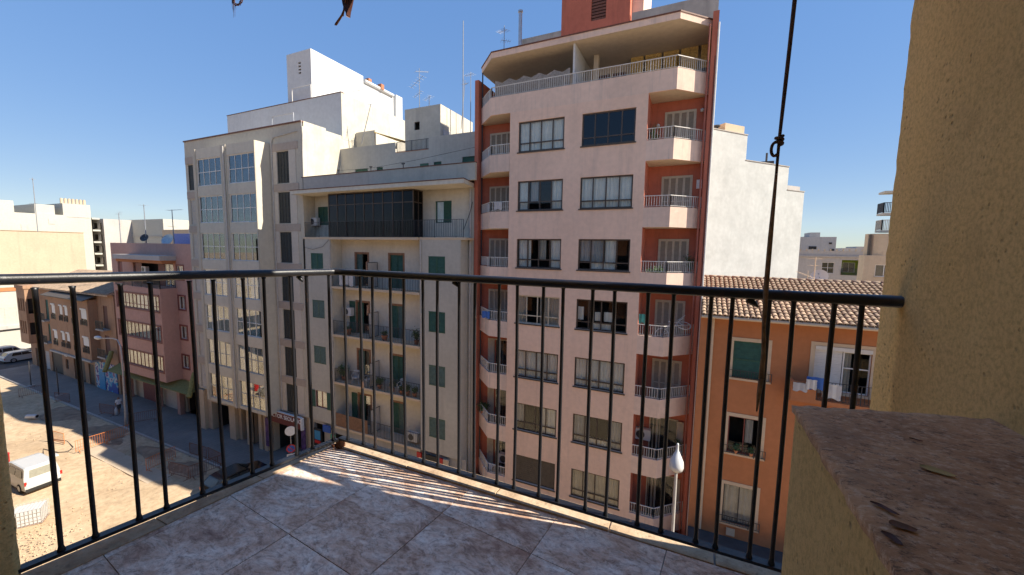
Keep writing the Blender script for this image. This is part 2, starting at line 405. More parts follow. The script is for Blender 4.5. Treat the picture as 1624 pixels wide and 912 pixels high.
def east(x): return Fr((x, 0, 0), (0, 1, 0), (1, 0, 0))
def wall(mb, F, u0, u1, z0, z1, holes=(), depth=.18, room=.9, m=0, mr=1, d=0):
    us = sorted({u0, u1, *[h[0] for h in holes], *[h[1] for h in holes]}); zs = sorted({z0, z1, *[h[2] for h in holes], *[h[3] for h in holes]})
    us = [u for u in us if u0-1e-6 <= u <= u1+1e-6]; zs = [z for z in zs if z0-1e-6 <= z <= z1+1e-6]
    for i in range(len(us)-1):
        for j in range(len(zs)-1):
            uc, zc = (us[i]+us[i+1])/2, (zs[j]+zs[j+1])/2
            if any(h[0] < uc < h[1] and h[2] < zc < h[3] for h in holes): continue
            mb.poly([F.P(us[i], d, zs[j]), F.P(us[i+1], d, zs[j]), F.P(us[i+1], d, zs[j+1]), F.P(us[i], d, zs[j+1])], m)
    for h in holes:
        a, b, c, e = h[:4]
        for (d0, d1, mm) in ((d, d-depth, m), (d-depth, d-room, mr)):
            for (p, q) in (((a, c), (b, c)), ((b, c), (b, e)), ((b, e), (a, e)), ((a, e), (a, c))):
                mb.poly([F.P(p[0], d0, p[1]), F.P(q[0], d0, q[1]), F.P(q[0], d1, q[1]), F.P(p[0], d1, p[1])], mm)
        mb.poly([F.P(a, d-room, c), F.P(b, d-room, c), F.P(b, d-room, e), F.P(a, d-room, e)], mr)
def shell(mb, x0, x1, y0, y1, z0, z1, m=0, frontface=False):
    # sides, back and roof of a building body behind a separately built front wall
    mb.poly([(x0,y1,z0),(x0,y0,z0),(x0,y0,z1),(x0,y1,z1)], m); mb.poly([(x1,y0,z0),(x1,y1,z0),(x1,y1,z1),(x1,y0,z1)], m)
    mb.poly([(x1,y1,z0),(x0,y1,z0),(x0,y1,z1),(x1,y1,z1)], m); mb.poly([(x0,y0,z1),(x1,y0,z1),(x1,y1,z1),(x0,y1,z1)], m)
    if frontface: mb.poly([(x0,y0,z0),(x1,y0,z0),(x1,y0,z1),(x0,y0,z1)], m)
PANES = {}
def pane(parent, F, u0, u1, z0, z1, d, mat='glass', name='pane'):
    w, h = round(u1-u0, 3), round(z1-z0, 3); k = (w, h, mat, name)
    if k not in PANES: PANES[k] = MB().box(-w/2, w/2, -.003, .003, -h/2, h/2).mesh(name, mat)
    o = link(name, PANES[k], parent, mat=F.mat((u0+u1)/2, d, (z0+z1)/2)); return o
def curtain(parent, F, u0, u1, z0, z1, d, mat='curtain_white', name='curtain', waves=None):
    mb = MB(); n = max(6, int((u1-u0)/.045)); ph = random.random()*6
    pts = []
    for i in range(n+1):
        u = u0+(u1-u0)*i/n; dd = d - .02 + .022*math.sin(i*1.55+ph) + .01*math.sin(i*.61+ph*2); pts.append((u, dd))
    for i in range(n):
        (a, da), (b, db) = pts[i], pts[i+1]; mb.poly([F.P(a, da, z0), F.P(b, db, z0), F.P(b, db, z1), F.P(a, da, z1)])
    return mb.obj(name, mat, parent, smooth=True)
def window(parent, F, u0, u1, z0, z1, cols, rows, frame='brown_frame', glass='glass', d=-.09, fw=.05, mw=None, sill=None, curt=None, label=None):
    """cols / rows: fractions of the inner mullions. curt: list of (f0,f1,zf0,zf1,material)"""
    mw = mw or fw*.8; mb = MB(); g = .004
    F.box(mb, u0+g, u1-g, d-.03, d+.03, z0+g, z0+fw); F.box(mb, u0+g, u1-g, d-.03, d+.03, z1-fw, z1-g)
    F.box(mb, u0+g, u0+fw, d-.029, d+.029, z0+fw, z1-fw); F.box(mb, u1-fw, u1-g, d-.029, d+.029, z0+fw, z1-fw)
    W, H = u1-u0, z1-z0
    cs = [u0+fw/2]+[u0+W*c for c in cols]+[u1-fw/2]; rs = [z0+fw/2]+[z0+H*r for r in rows]+[z1-fw/2]
    for c in cs[1:-1]: F.box(mb, c-mw/2, c+mw/2, d-.026, d+.026, z0+fw, z1-fw)
    for r in rs[1:-1]: F.box(mb, u0+fw, u1-fw, d-.024, d+.028, r-mw/2, r+mw/2)
    w = mb.obj('window', frame, parent)
    if label: w['label'] = label
    for i in range(len(cs)-1):
        for j in range(len(rs)-1):
            pane(w, F, cs[i]+mw/2, cs[i+1]-mw/2, rs[j]+mw/2, rs[j+1]-mw/2, d, glass)
    for (a, b, c, e, mt) in (curt or []):
        curtain(w, F, u0+fw+(W-2*fw)*a, u0+fw+(W-2*fw)*b, z0+.02+(H-.04)*c, z0+.02+(H-.04)*e, d-.05, mt)
    if sill:
        s = MB(); F.box(s, u0-.06, u1+.06, -.06, .05, z0-.06, z0-.004); s.obj('sill', sill, w)
    return w
def shutter(parent, F, u0, u1, z0, z1, d, mat='green_shutter', frame=None, slat=.085, name='shutter'):
    mb = MB(); w = .045
    F.box(mb, u0, u0+w, d-.015, d+.02, z0, z1, 1); F.box(mb, u1-w, u1, d-.015, d+.02, z0, z1, 1)
    for z in (z0, (z0+z1)/2-w/2, z1-w): F.box(mb, u0+w, u1-w, d-.014, d+.019, z, z+w, 1)
    n = int((z1-z0)/slat)
    for i in range(n):
        z = z0+(i+.5)*(z1-z0)/n
        mb.poly([F.P(u0+w, d+.012, z-.03), F.P(u1-w, d+.012, z-.03), F.P(u1-w, d-.012, z+.035), F.P(u0+w, d-.012, z+.035)], 0)
    F.box(mb, u0+w, u1-w, d-.016, d-.012, z0, z1, 0)
    return mb.obj(name, [mat, frame or mat], parent)
def railing(parent, pts, z0, z1, mat='white_metal', step=.12, r=.009, top=.02, name='railing', local=False, foot=.06):
    mb = MB()
    for (a, b) in zip(pts[:-1], pts[1:]):
        a = Vector((*a, 0)); b = Vector((*b, 0)); L_ = (b-a).length; n = max(1, round(L_/step))
        for z, rr in ((z1, top), (z0+foot, r*1.2)):
            d = (b-a).normalized(); s = Vector((-d.y, d.x, 0))*rr; h = Vector((0, 0, rr*.8))
            A = a+Vector((0, 0, z)); B = b+Vector((0, 0, z))
            mb.hexa([A-s-h, B-s-h, B+s-h, A+s-h, A-s+h, B-s+h, B+s+h, A+s+h])
        for i in range(n+1):
            p = a.lerp(b, i/n); rr = r*1.8 if i % 12 == 0 or i == n else r
            mb.box(p.x-rr, p.x+rr, p.y-rr, p.y+rr, z0-.01 if rr > r else z0+foot, z1)
    return mb.obj(name, mat, parent, local)
def offset(pts, t):
    out = []
    for i, p in enumerate(pts):
        p = Vector(p)
        ns = []
        if i > 0: d = (p-Vector(pts[i-1])).normalized(); ns.append(Vector((-d.y, d.x)))
        if i < len(pts)-1: d = (Vector(pts[i+1])-p).normalized(); ns.append(Vector((-d.y, d.x)))
        n = sum(ns, Vector((0, 0)))/len(ns); n = n/ max(.3, n.length**2)
        out.append(tuple(p+n*t))
    return out
def strip(mb, pts, t, z0, z1, m=0):
    q = offset(pts, t)
    for i in range(len(pts)-1):
        a, b, c, d = pts[i], pts[i+1], q[i+1], q[i]
        mb.prism([a, b, c, d], z0, z1, m)
def text_mesh(txt, size):
    cu_ = bpy.data.curves.new('t', 'FONT'); cu_.body = txt; cu_.size = size; cu_.extrude = .008; cu_.align_x = 'CENTER'; cu_.align_y = 'CENTER'; cu_.offset = size*.012
    o = bpy.data.objects.new('t', cu_); COL.objects.link(o); dg = bpy.context.evaluated_depsgraph_get()
    me = bpy.data.meshes.new_from_object(o.evaluated_get(dg)); bpy.data.objects.remove(o); return me

# ================================================================== GROUND
def sheet(name, pts, z, mat, kind='structure'):
    mb = MB(); mb.poly([(x, y, z) for x, y in pts]); o = mb.obj(name, mat); o['kind'] = kind; return o
def gridground():
    # gently uneven dusty ground near the roadworks, flat sheet out to the horizon
    mb = MB(); xs = [-900, -300, -120] + [-95 + i*.9 for i in range(90)] + [-8, 0, 60, 200, 900]
    ys = [-900, -200, -40, 0] + [4 + i*.8 for i in range(22)] + [26, 40, 80, 200, 600, 1500]
    rnd = random.Random(3); zz = {}
    for i, x in enumerate(xs):
        for j, y in enumerate(ys):
            inn = -93 < x < -24 and 4.5 < y < 16
            h = 0
            if inn:
                h = .06*math.sin(x*.37+y*.5)+.05*math.sin(x*.83-y*.7)+.03*rnd.uniform(-1, 1)
                d = math.hypot((x+33)/3.2, (y-7.2)/1.6)
                h += .25*math.exp(-d*d)
            zz[i, j] = h - .06
    idx = {}
    for i, x in enumerate(xs):
        for j, y in enumerate(ys): idx[i, j] = len(mb.v); mb.v.append((x, y, zz[i, j]))
    for i in range(len(xs)-1):
        for j in range(len(ys)-1): mb.f.append((idx[i,j], idx[i+1,j], idx[i+1,j+1], idx[i,j+1])); mb.m.append(0)
    o = mb.obj('ground', 'sand', smooth=True); o['kind'] = 'structure'
gridground()
def raised(name, x0, x1, y0, y1, z0, z1, mat):
    o = MB().box(x0, x1, y0, y1, z0, z1).obj(name, mat); o['kind'] = 'structure'; return o
raised('pavement', -83, 60, 16.9, 24, -.2, .05, 'sidewalk_paving')
raised('pavement_kerb', -83, 60, 16.75, 16.897, -.2, .08, 'concrete')
raised('concrete_path', -46, -20, 13.35, 14.62, -.3, -.05, 'slab_paving')
raised('cross_street', -96.5, -83.1, -60, 120, -.2, .04, 'asphalt')
def mounds():
    rnd = random.Random(5); mb = MB()
    for (cx, cy, r, h) in ((-39.5, 15.8, 1.5, .22), (-47.5, 15.7, 2.2, .16), (-34.3, 15.7, 1.6, .2), (-56, 15.7, 2.5, .12), (-37.5, 8.6, .8, .12)):
        n, k = 18, 5; base = len(mb.v)
        for a in range(k+1):
            for b in range(n):
                t = 2*math.pi*b/n; rr = r*a/k*(1+.18*math.sin(3*t+cx)+.08*rnd.uniform(-1, 1))
                mb.v.append((cx+1.5*rr*math.cos(t), cy+.55*rr*math.sin(t), -.07+h*(math.cos(math.pi*a/k)*.5+.5)+.03*rnd.random()*(a < k)))
        for a in range(k):
            for b in range(n): mb.f.append((base+a*n+b, base+a*n+(b+1) % n, base+(a+1)*n+(b+1) % n, base+(a+1)*n+b)); mb.m.append(0)
    o = mb.obj('dirt_heaps', 'dirt', smooth=True); tag(o, kind='stuff', label='loose dark earth heaped beside the trench', cat='earth')
mounds()
def rubble():
    rnd = random.Random(8); mb = MB()
    for i in range(900):
        if i < 500: x, y = rnd.gauss(-33.2, 1.5), rnd.gauss(7.2, 1.0)
        else: x, y = rnd.uniform(-70, -28), rnd.uniform(8, 16.5)
        s = rnd.uniform(.015, .05) if i < 500 else rnd.uniform(.015, .05); zb = .02
        d = math.hypot((x+33)/3.2, (y-7.2)/1.6); zb = .25*math.exp(-d*d)-.05
        p = [(x+rnd.uniform(.5, 1)*s*a, y+rnd.uniform(.5, 1)*s*b, zb+c*s*rnd.uniform(.4, 1.2)) for a, b, c in ((-1,-1,0),(1,-1,0),(1,1,0),(-1,1,0),(-.7,-.7,1),(.7,-.7,1),(.7,.7,1),(-.7,.7,1))]
        mb.hexa(p)
    o = mb.obj('rubble', 'sand'); tag(o, kind='stuff', label='loose stones scattered over the sandy roadworks', cat='rubble')
rubble()

# ================================================================== THE BALCONY WE STAND ON
FZ = 16.01
def clip(poly, a, b):
    # keep the part of poly left of a->b
    out = []; ax, ay = a; bx, by = b
    sd = lambda p: (bx-ax)*(p[1]-ay)-(by-ay)*(p[0]-ax)
    for i in range(len(poly)):
        p, q = poly[i], poly[(i+1) % len(poly)]; sp, sq = sd(p), sd(q)
        if sp >= 0: out.append(p)
        if sp*sq < 0:
            t = sp/(sp-sq); out.append((p[0]+(q[0]-p[0])*t, p[1]+(q[1]-p[1])*t))
    return out
slab = MB().prism([(-2.02, -1.5), (.9, -1.5), (.9, 1.56), (-1.76, 1.56)], FZ-.2, FZ-.006).obj('balcony_floor', 'concrete'); slab['kind'] = 'structure'
ti = rad(-5.6); du = Vector((math.cos(ti), math.sin(ti))); dn = Vector((-math.sin(ti), math.cos(ti)))
inner = [(-1.738, 1.464), (-1.842, .40), (-1.842, -1.4), (.56, -1.4), (.56, 1.464)]
for i in range(-4, 5):
    for j in range(-4, 4):
        u0 = -1.012+.416*i; v0 = .386+.3965*j; g = .0014
        q = [du*(u0+g)+dn*(v0+g), du*(u0+.416-g)+dn*(v0+g), du*(u0+.416-g)+dn*(v0+.3965-g), du*(u0+g)+dn*(v0+.3965-g)]
        p = [(a.x, a.y) for a in q]
        for k in range(len(inner)):
            if len(p) >= 3: p = clip(p, inner[k], inner[(k+1) % len(inner)])
        if len(p) >= 3:
            ar = abs(sum(p[k][0]*p[(k+1) % len(p)][1]-p[(k+1) % len(p)][0]*p[k][1] for k in range(len(p))))/2
            if ar > .002: MB().prism(p, FZ-.006, FZ+random.uniform(-.0006, .0006)).obj('tile', 'marble_tile', slab)
# coping stones along the two open edges
edges = [(-1.755, -1.705), (-1.70, -1.25), (-1.246, -.75), (-.746, -.25), (-.246, .12), (.124, .53)]
MB().prism([(-1.80, 1.468), (-1.70, 1.468), (-1.70, 1.572), (-1.77, 1.572)], FZ-.16, FZ+.0045).obj('coping_stone', 'coping_stone', slab)
for a, b in edges[1:]:
    MB().box(a, b-.003, 1.468, 1.572, FZ-.16, FZ+.003+random.uniform(0, .003)).obj('coping_stone', 'coping_stone', slab)
lx = lambda y: -1.697-(1.475-y)*.1805
for y0, y1 in ((.40, .74), (.744, 1.10), (1.104, 1.464)):
    e = lambda y: -1.742-(1.452-y)*.0950
    MB().prism([(e(y0), y0), (e(y1), y1), (lx(y1)-.06, y1), (lx(y0)-.06, y0)], FZ-.16, FZ+.004).obj('coping_stone', 'coping_stone', slab)

# railing
rail = thing('balcony_railing', 'black painted iron railing around the tiled balcony, rust at its corner foot', 'railing', (-1.697, 1.475, FZ))
TZ, BZ = 16.968, 16.064
cA = Vector((-1.697, 1.475)); dR = Vector((1, 0)); dL = Vector((-.1776, -.9841))
def oval(mb, p, q, w, h, n=12, m=0):
    p, q = Vector(p), Vector(q); d = (q-p).normalized(); s = Vector((-d.y, d.x, 0)); i = len(mb.v)
    K = 24
    for k in range(K+1):
        c = p.lerp(q, k/K)
        for j in range(n):
            t = 2*math.pi*j/n; cx, sx = math.cos(t), math.sin(t)
            cx = math.copysign(abs(cx)**.7, cx); sx = math.copysign(abs(sx)**.7, sx)
            mb.v.append(tuple(c+s*cx*w/2+Vector((0, 0, sx*h/2+random.uniform(-.0005, .0005)))))
    for k in range(K):
        for j in range(n): mb.f.append((i+k*n+j, i+k*n+(j+1) % n, i+(k+1)*n+(j+1) % n, i+(k+1)*n+j)); mb.m.append(m)
    mb.f.append(tuple(i+j for j in range(n))); mb.m.append(m); mb.f.append(tuple(i+K*n+j for j in range(n))[::-1]); mb.m.append(m)
mb = MB(); oval(mb, (cA.x-.012, cA.y, TZ), (.536, cA.y, TZ), .046, .034); mb.obj('top_rail', 'black_paint', rail, smooth=True)
e = cA+dL*1.10; mb = MB(); oval(mb, (cA.x, cA.y+.012, TZ-.001), (e.x, e.y, TZ+.017), .046, .034); mb.obj('top_rail', 'black_paint', rail, smooth=True)
MB().box(cA.x+.0, .536, cA.y-.015, cA.y+.017, BZ-.005, BZ+.006).obj('bottom_rail', 'black_paint', rail)
s = Vector((-dL.y, dL.x))*.016
MB().prism([tuple(cA-s+dL*.021), tuple(e-s), tuple(e+s), tuple(cA+s+dL*.021)], BZ-.0065, BZ+.0055).obj('bottom_rail', 'black_paint', rail)
def bar(p, nm='bar'):
    mb = MB(); x, y = p; n = 10; r = .0070; zs = [BZ+.004, BZ+.010, BZ+.022, BZ+.3, BZ+.6, TZ-.022, TZ-.012]; rr = [.011, .010, r, r, r, r, .0095]
    bx, by = random.uniform(-.003, .003), random.uniform(-.003, .003)
    mb.tube([(x+bx*math.sin((z-BZ)*3.4), y+by*math.sin((z-BZ)*3.4), z) for z in zs], rr, n)
    return mb.obj(nm, 'black_paint', rail, smooth=True)
tR = [.057, .169, .250, .365, .448, .558, .641, .757, .839, .955, 1.038, 1.153, 1.235, 1.352, 1.433, 1.552, 1.636, 1.753, 1.816, 1.918, 1.982, 2.084, 2.148]
for t in tR: bar(cA+dR*t)
tL = [.040, .153, .231, .346, .429, .536, .616, .732, .812, .926, 1.006]
for t in tL: bar(cA+dL*t)
MB().box(cA.x-.017, cA.x+.017, cA.y-.017, cA.y+.017, FZ-.002, BZ-.007).obj('corner_foot', 'rust', rail)
mb = MB(); mb.box(cA.x-.034, cA.x-.0175, cA.y-.03, cA.y-.012, FZ+.006, FZ+.02); mb.obj('bolt', 'rust', rail)
# welded lug drips under the top rail
for (px, py) in ((.18, 1.475), (tuple(cA+dL*.18)), (-.95, 1.475)):
    mb = MB(); mb.tube([(px-.02, py, TZ-.018), (px, py, TZ-.03), (px+.012, py, TZ-.042)], [.011, .009, .003], 8); mb.obj('weld_blob', 'black_paint', rail, smooth=True)

# rough rendered walls beside and behind us
def rough_wall(name, outline, z0, z1, mat, label, cat='wall', amp=.002, step=.035):
    """outline: open polyline; outward faces follow it, extruded in z with small bumps"""
    rnd = random.Random(len(name)); pts = []
    for (a, b) in zip(outline[:-1], outline[1:]):
        a, b = Vector(a), Vector(b); n = max(1, int((b-a).length/ .06))
        for i in range(n): pts.append(a.lerp(b, i/n))
    pts.append(Vector(outline[-1])); K = int((z1-z0)/step); mb = MB(); n = len(pts)
    for k in range(K+1):
        for i, p in enumerate(pts):
            mb.v.append((p.x+rnd.uniform(-amp, amp), p.y+rnd.uniform(-amp, amp), z0+(z1-z0)*k/K))
    for k in range(K):
        for i in range(n-1): mb.f.append((k*n+i, k*n+i+1, (k+1)*n+i+1, (k+1)*n+i)); mb.m.append(0)
    mb.f.append(tuple(range((K)*n, K*n+n))); mb.m.append(0)
    o = mb.obj(name, mat, smooth=True); return tag(o, label, cat)
arc = [(.535+.03*(1-math.cos(a)), 1.592+.03*math.sin(a)) for a in [rad(x) for x in range(0, 91, 15)]]
rough_wall('partition_wall', [(.535, -1.5)]+arc+[(.88, 1.622), (.88, -1.5)], 15.7, 19.0, 'balcony_render', 'tan rough rendered wall that the right end of the railing is fixed to')
arc = [(-1.895+.025*math.sin(a), .375+.025*math.cos(a)) for a in [rad(x) for x in range(0, 91, 15)]]
rough_wall('side_wall', [(-2.3, .40)]+arc+[(-1.87, -1.5)], 15.7, 19.0, 'balcony_render', 'sliver of ochre rendered wall at the left edge of the picture')
low = thing('low_wall', 'ochre low wall with weathered stone top in the right foreground', 'wall', (.37, .2, FZ))
mb = MB(); mb.prism([(.205, -1.2), (.5345, -1.2), (.5345, 1.055), (.205, .962)], FZ+.001, 16.772); mb.obj('wall', 'balcony_render', low)
def cap_slab():
    rnd = random.Random(2); mb = MB(); nx, ny = 22, 90; top = {}
    for i in range(nx+1):
        for j in range(ny+1):
            f = i/nx; x = .198+(.5345-.198)*f; yend = .966+(1.061-.966)*f; y = -1.2+(yend+1.2)*j/ny
            edge = .004 if i == 0 or j == ny else 0
            if i == 0: x += rnd.uniform(-.0015, .003)
            if j == ny: y -= rnd.uniform(0, .003)
            top[i, j] = len(mb.v); mb.v.append((x, y, 16.79-edge*rnd.uniform(.3, 1.3)+rnd.uniform(-.0005, .0005)))
    for i in range(nx):
        for j in range(ny): mb.f.append((top[i,j], top[i+1,j], top[i+1,j+1], top[i,j+1])); mb.m.append(0)
    bot = {}
    ring = [(0, j) for j in range(ny+1)]+[(i, ny) for i in range(1, nx+1)]
    for k in ring: v = mb.v[top[k]]; bot[k] = len(mb.v); mb.v.append((v[0]+.001, v[1]-.001, 16.7725))
    for a, b in zip(ring[:-1], ring[1:]): mb.f.append((top[a], top[b], bot[b], bot[a])); mb.m.append(0)
    return mb.obj('stone_cap', 'cap_stone', low, smooth=True)
cap_slab()
o = MB().box(-2.3, 12, -1.5, .45, 18.95, 19.15).obj('balcony_ceiling', 'white_wall'); o['kind'] = 'structure'
mb = MB(); mb.cyl((-2.6, 1.3, 18.955), (.535, 1.3, 18.955), .02, 10); mb.cyl((-2.25, .45, 19.0), (-2.25, 1.3, 18.97), .015, 8); tag(mb.obj('awning_bar', 'white_metal'), 'pale metal bar overhead from which the cord and dry leaves hang', 'bar')
o = MB().box(-1.869, .534, -1.6, -1.42, FZ, 18.94).obj('back_wall', 'balcony_render'); tag(o, 'ochre rendered wall behind the viewer', 'wall')
# own block and the neighbours on this side of the street (seen only as reflections in the windows opposite)
def own_side():
    for (x0, x1, y1, h, mat, lab) in ((.9, 16, .38, 15.6, 'tan_render', 'tan block below and beside the balcony'), (-22, -2.31, .38, 22, 'orange_wall', 'orange block next door on the near side of the street'), (-60, -22.05, .2, 18, 'pink_two', 'pinkish block further along the near side of the street')):
        t = thing('near_side_building', lab, 'building', ((x0+x1)/2, 0, 0)); mb = MB(); F = Fr((0, y1, 0), (1, 0, 0), (0, 1, 0)); holes = []
        z = 4.2
        while z < h-2:
            x = x0+1.2
            while x < x1-2: holes.append((x, x+1.5, z, z+1.5)); x += 3.3
            z += 3.1
        wall(mb, F, x0, x1, 0, h, holes, .15, .5); shell(mb, x0, x1, -10, y1, 0, h)
        mb.obj('wall', [mat, 'room_dark'], t)
own_side()

# the cord that hangs from above
def cord():
    t = thing('hanging_cord', 'thin brown cord with a knotted loop hanging in front of the railing', 'cord', (.2, 1.38, 18.9))
    pts = [(.212, 1.38, 18.94), (.2095, 1.38, 17.80), (.2065, 1.38, 17.68), (.2030, 1.38, 17.56), (.1990, 1.38, 17.42), (.1985, 1.38, 17.33), (.1965, 1.38, 17.15), (.1955, 1.38, 17.0), (.1975, 1.38, 16.88), (.2020, 1.38, 16.80), (.2015, 1.38, 16.72)]
    r = [.0055, .0055, .0053, .0052, .0042, .0038, .0065, .007, .0055, .006, .0075]
    mb = MB(); mb.tube(pts[:6], r[:6], 8); mb.obj('upper_cord', 'cord', t, smooth=True)
    mb = MB(); mb.tube(pts[5:], r[5:], 8); mb.tube([(.2015, 1.38, 16.72), (.1985, 1.381, 16.67), (.1965, 1.38, 16.615)], [.0075, .006, .002], 8); mb.obj('frayed_end', 'cord_pale', t, smooth=True)
    mb = MB(); kn = []
    for i in range(26):
        a = i/25*2*math.pi*2.2; kn.append((.199+.0085*math.cos(a), 1.38+.0085*math.sin(a), 17.435-.024*i/25))
    mb.tube(kn, .0048, 7); lp = []
    for i in range(17):
        a = rad(75)+i/16*rad(250); lp.append((.190+.009*math.cos(a), 1.377, 17.398+.019*math.sin(a)))
    mb.tube([(.197, 1.377, 17.425)]+lp+[(.197, 1.377, 17.382)], .0042, 7); mb.obj('knot', 'cord', t, smooth=True)
cord()
def dried():
    t = thing('dried_leaf', 'curled dark brown dried leaf with a shrivelled stalk hanging at the top', 'leaf', (-1.32, 1.25, 18.9))
    # leaf blade, curled
    mb = MB(); nu, nv = 6, 10; base = Vector((-1.305, 1.25, 18.16)); tip = Vector((-1.318, 1.25, 18.018))
    for j in range(nv+1):
        f = j/nv; w = .036*math.sin(math.pi*min(1, f*.86+.14))**.8*(1-f**5)+.0008
        for i in range(nu+1):
            g = i/nu*2-1; p = base.lerp(tip, f)
            mb.v.append((p.x+g*w, p.y-.02*g*g+.006*math.sin(3*f), p.z+.004*g))
    for j in range(nv):
        for i in range(nu): a = j*(nu+1)+i; mb.f.append((a, a+1, a+nu+2, a+nu+1)); mb.m.append(0)
    mb.obj('leaf_blade', 'leaf_brown', t, smooth=True)
    mb = MB(); mb.tube([(-1.306, 1.25, 18.94), (-1.309, 1.25, 18.5), (-1.305, 1.25, 18.16)], .002, 6)
    mb.tube([(-1.322, 1.247, 18.13), (-1.335, 1.247, 18.08), (-1.345, 1.246, 18.06), (-1.352, 1.246, 18.03)], [.002, .005, .004, .002], 6)
    mb.tube([(-1.338, 1.247, 18.07), (-1.36, 1.247, 18.035), (-1.395, 1.247, 18.008), (-1.402, 1.247, 18.007)], [.002, .004, .005, .001], 6)
    mb.obj('stalk', 'leaf_dry', t, smooth=True)
    t = thing('dried_tendril', 'tangled ring of dry brown roots hanging at the top left', 'plant', (-2.04, 1.25, 18.9))
    rnd = random.Random(4); mb = MB()
    for k in range(7):
        c = Vector((-2.035, 1.25, 18.265)); R_ = .030*rnd.uniform(.8, 1.2); pts = []
        for i in range(15):
            a = rad(160)+i/14*rad(230); pts.append((c.x+R_*1.15*math.cos(a)+rnd.uniform(-.002, .002), c.y+rnd.uniform(-.006, .006), c.z+R_*1.05*math.sin(a)+rnd.uniform(-.002, .002)))
        mb.tube(pts, .0013, 5)
    for k in range(5):
        x = -2.07+.004*k; mb.tube([(x, 1.25, 18.30), (x-.006+rnd.uniform(-.006, .006), 1.25, 18.24), (x-.004+rnd.uniform(-.012, .012), 1.25, 18.2+rnd.uniform(-.02, .02))], [.0012, .001, .0004], 4)
    mb.tube([(-2.12, 1.25, 18.283), (-2.03, 1.25, 18.282), (-1.91, 1.25, 18.287)], .004, 6)
    mb.tube([(-2.03, 1.25, 18.284), (-2.03, 1.25, 18.95)], .002, 5)
    mb.obj('roots', 'leaf_dry', t, smooth=True)
dried()

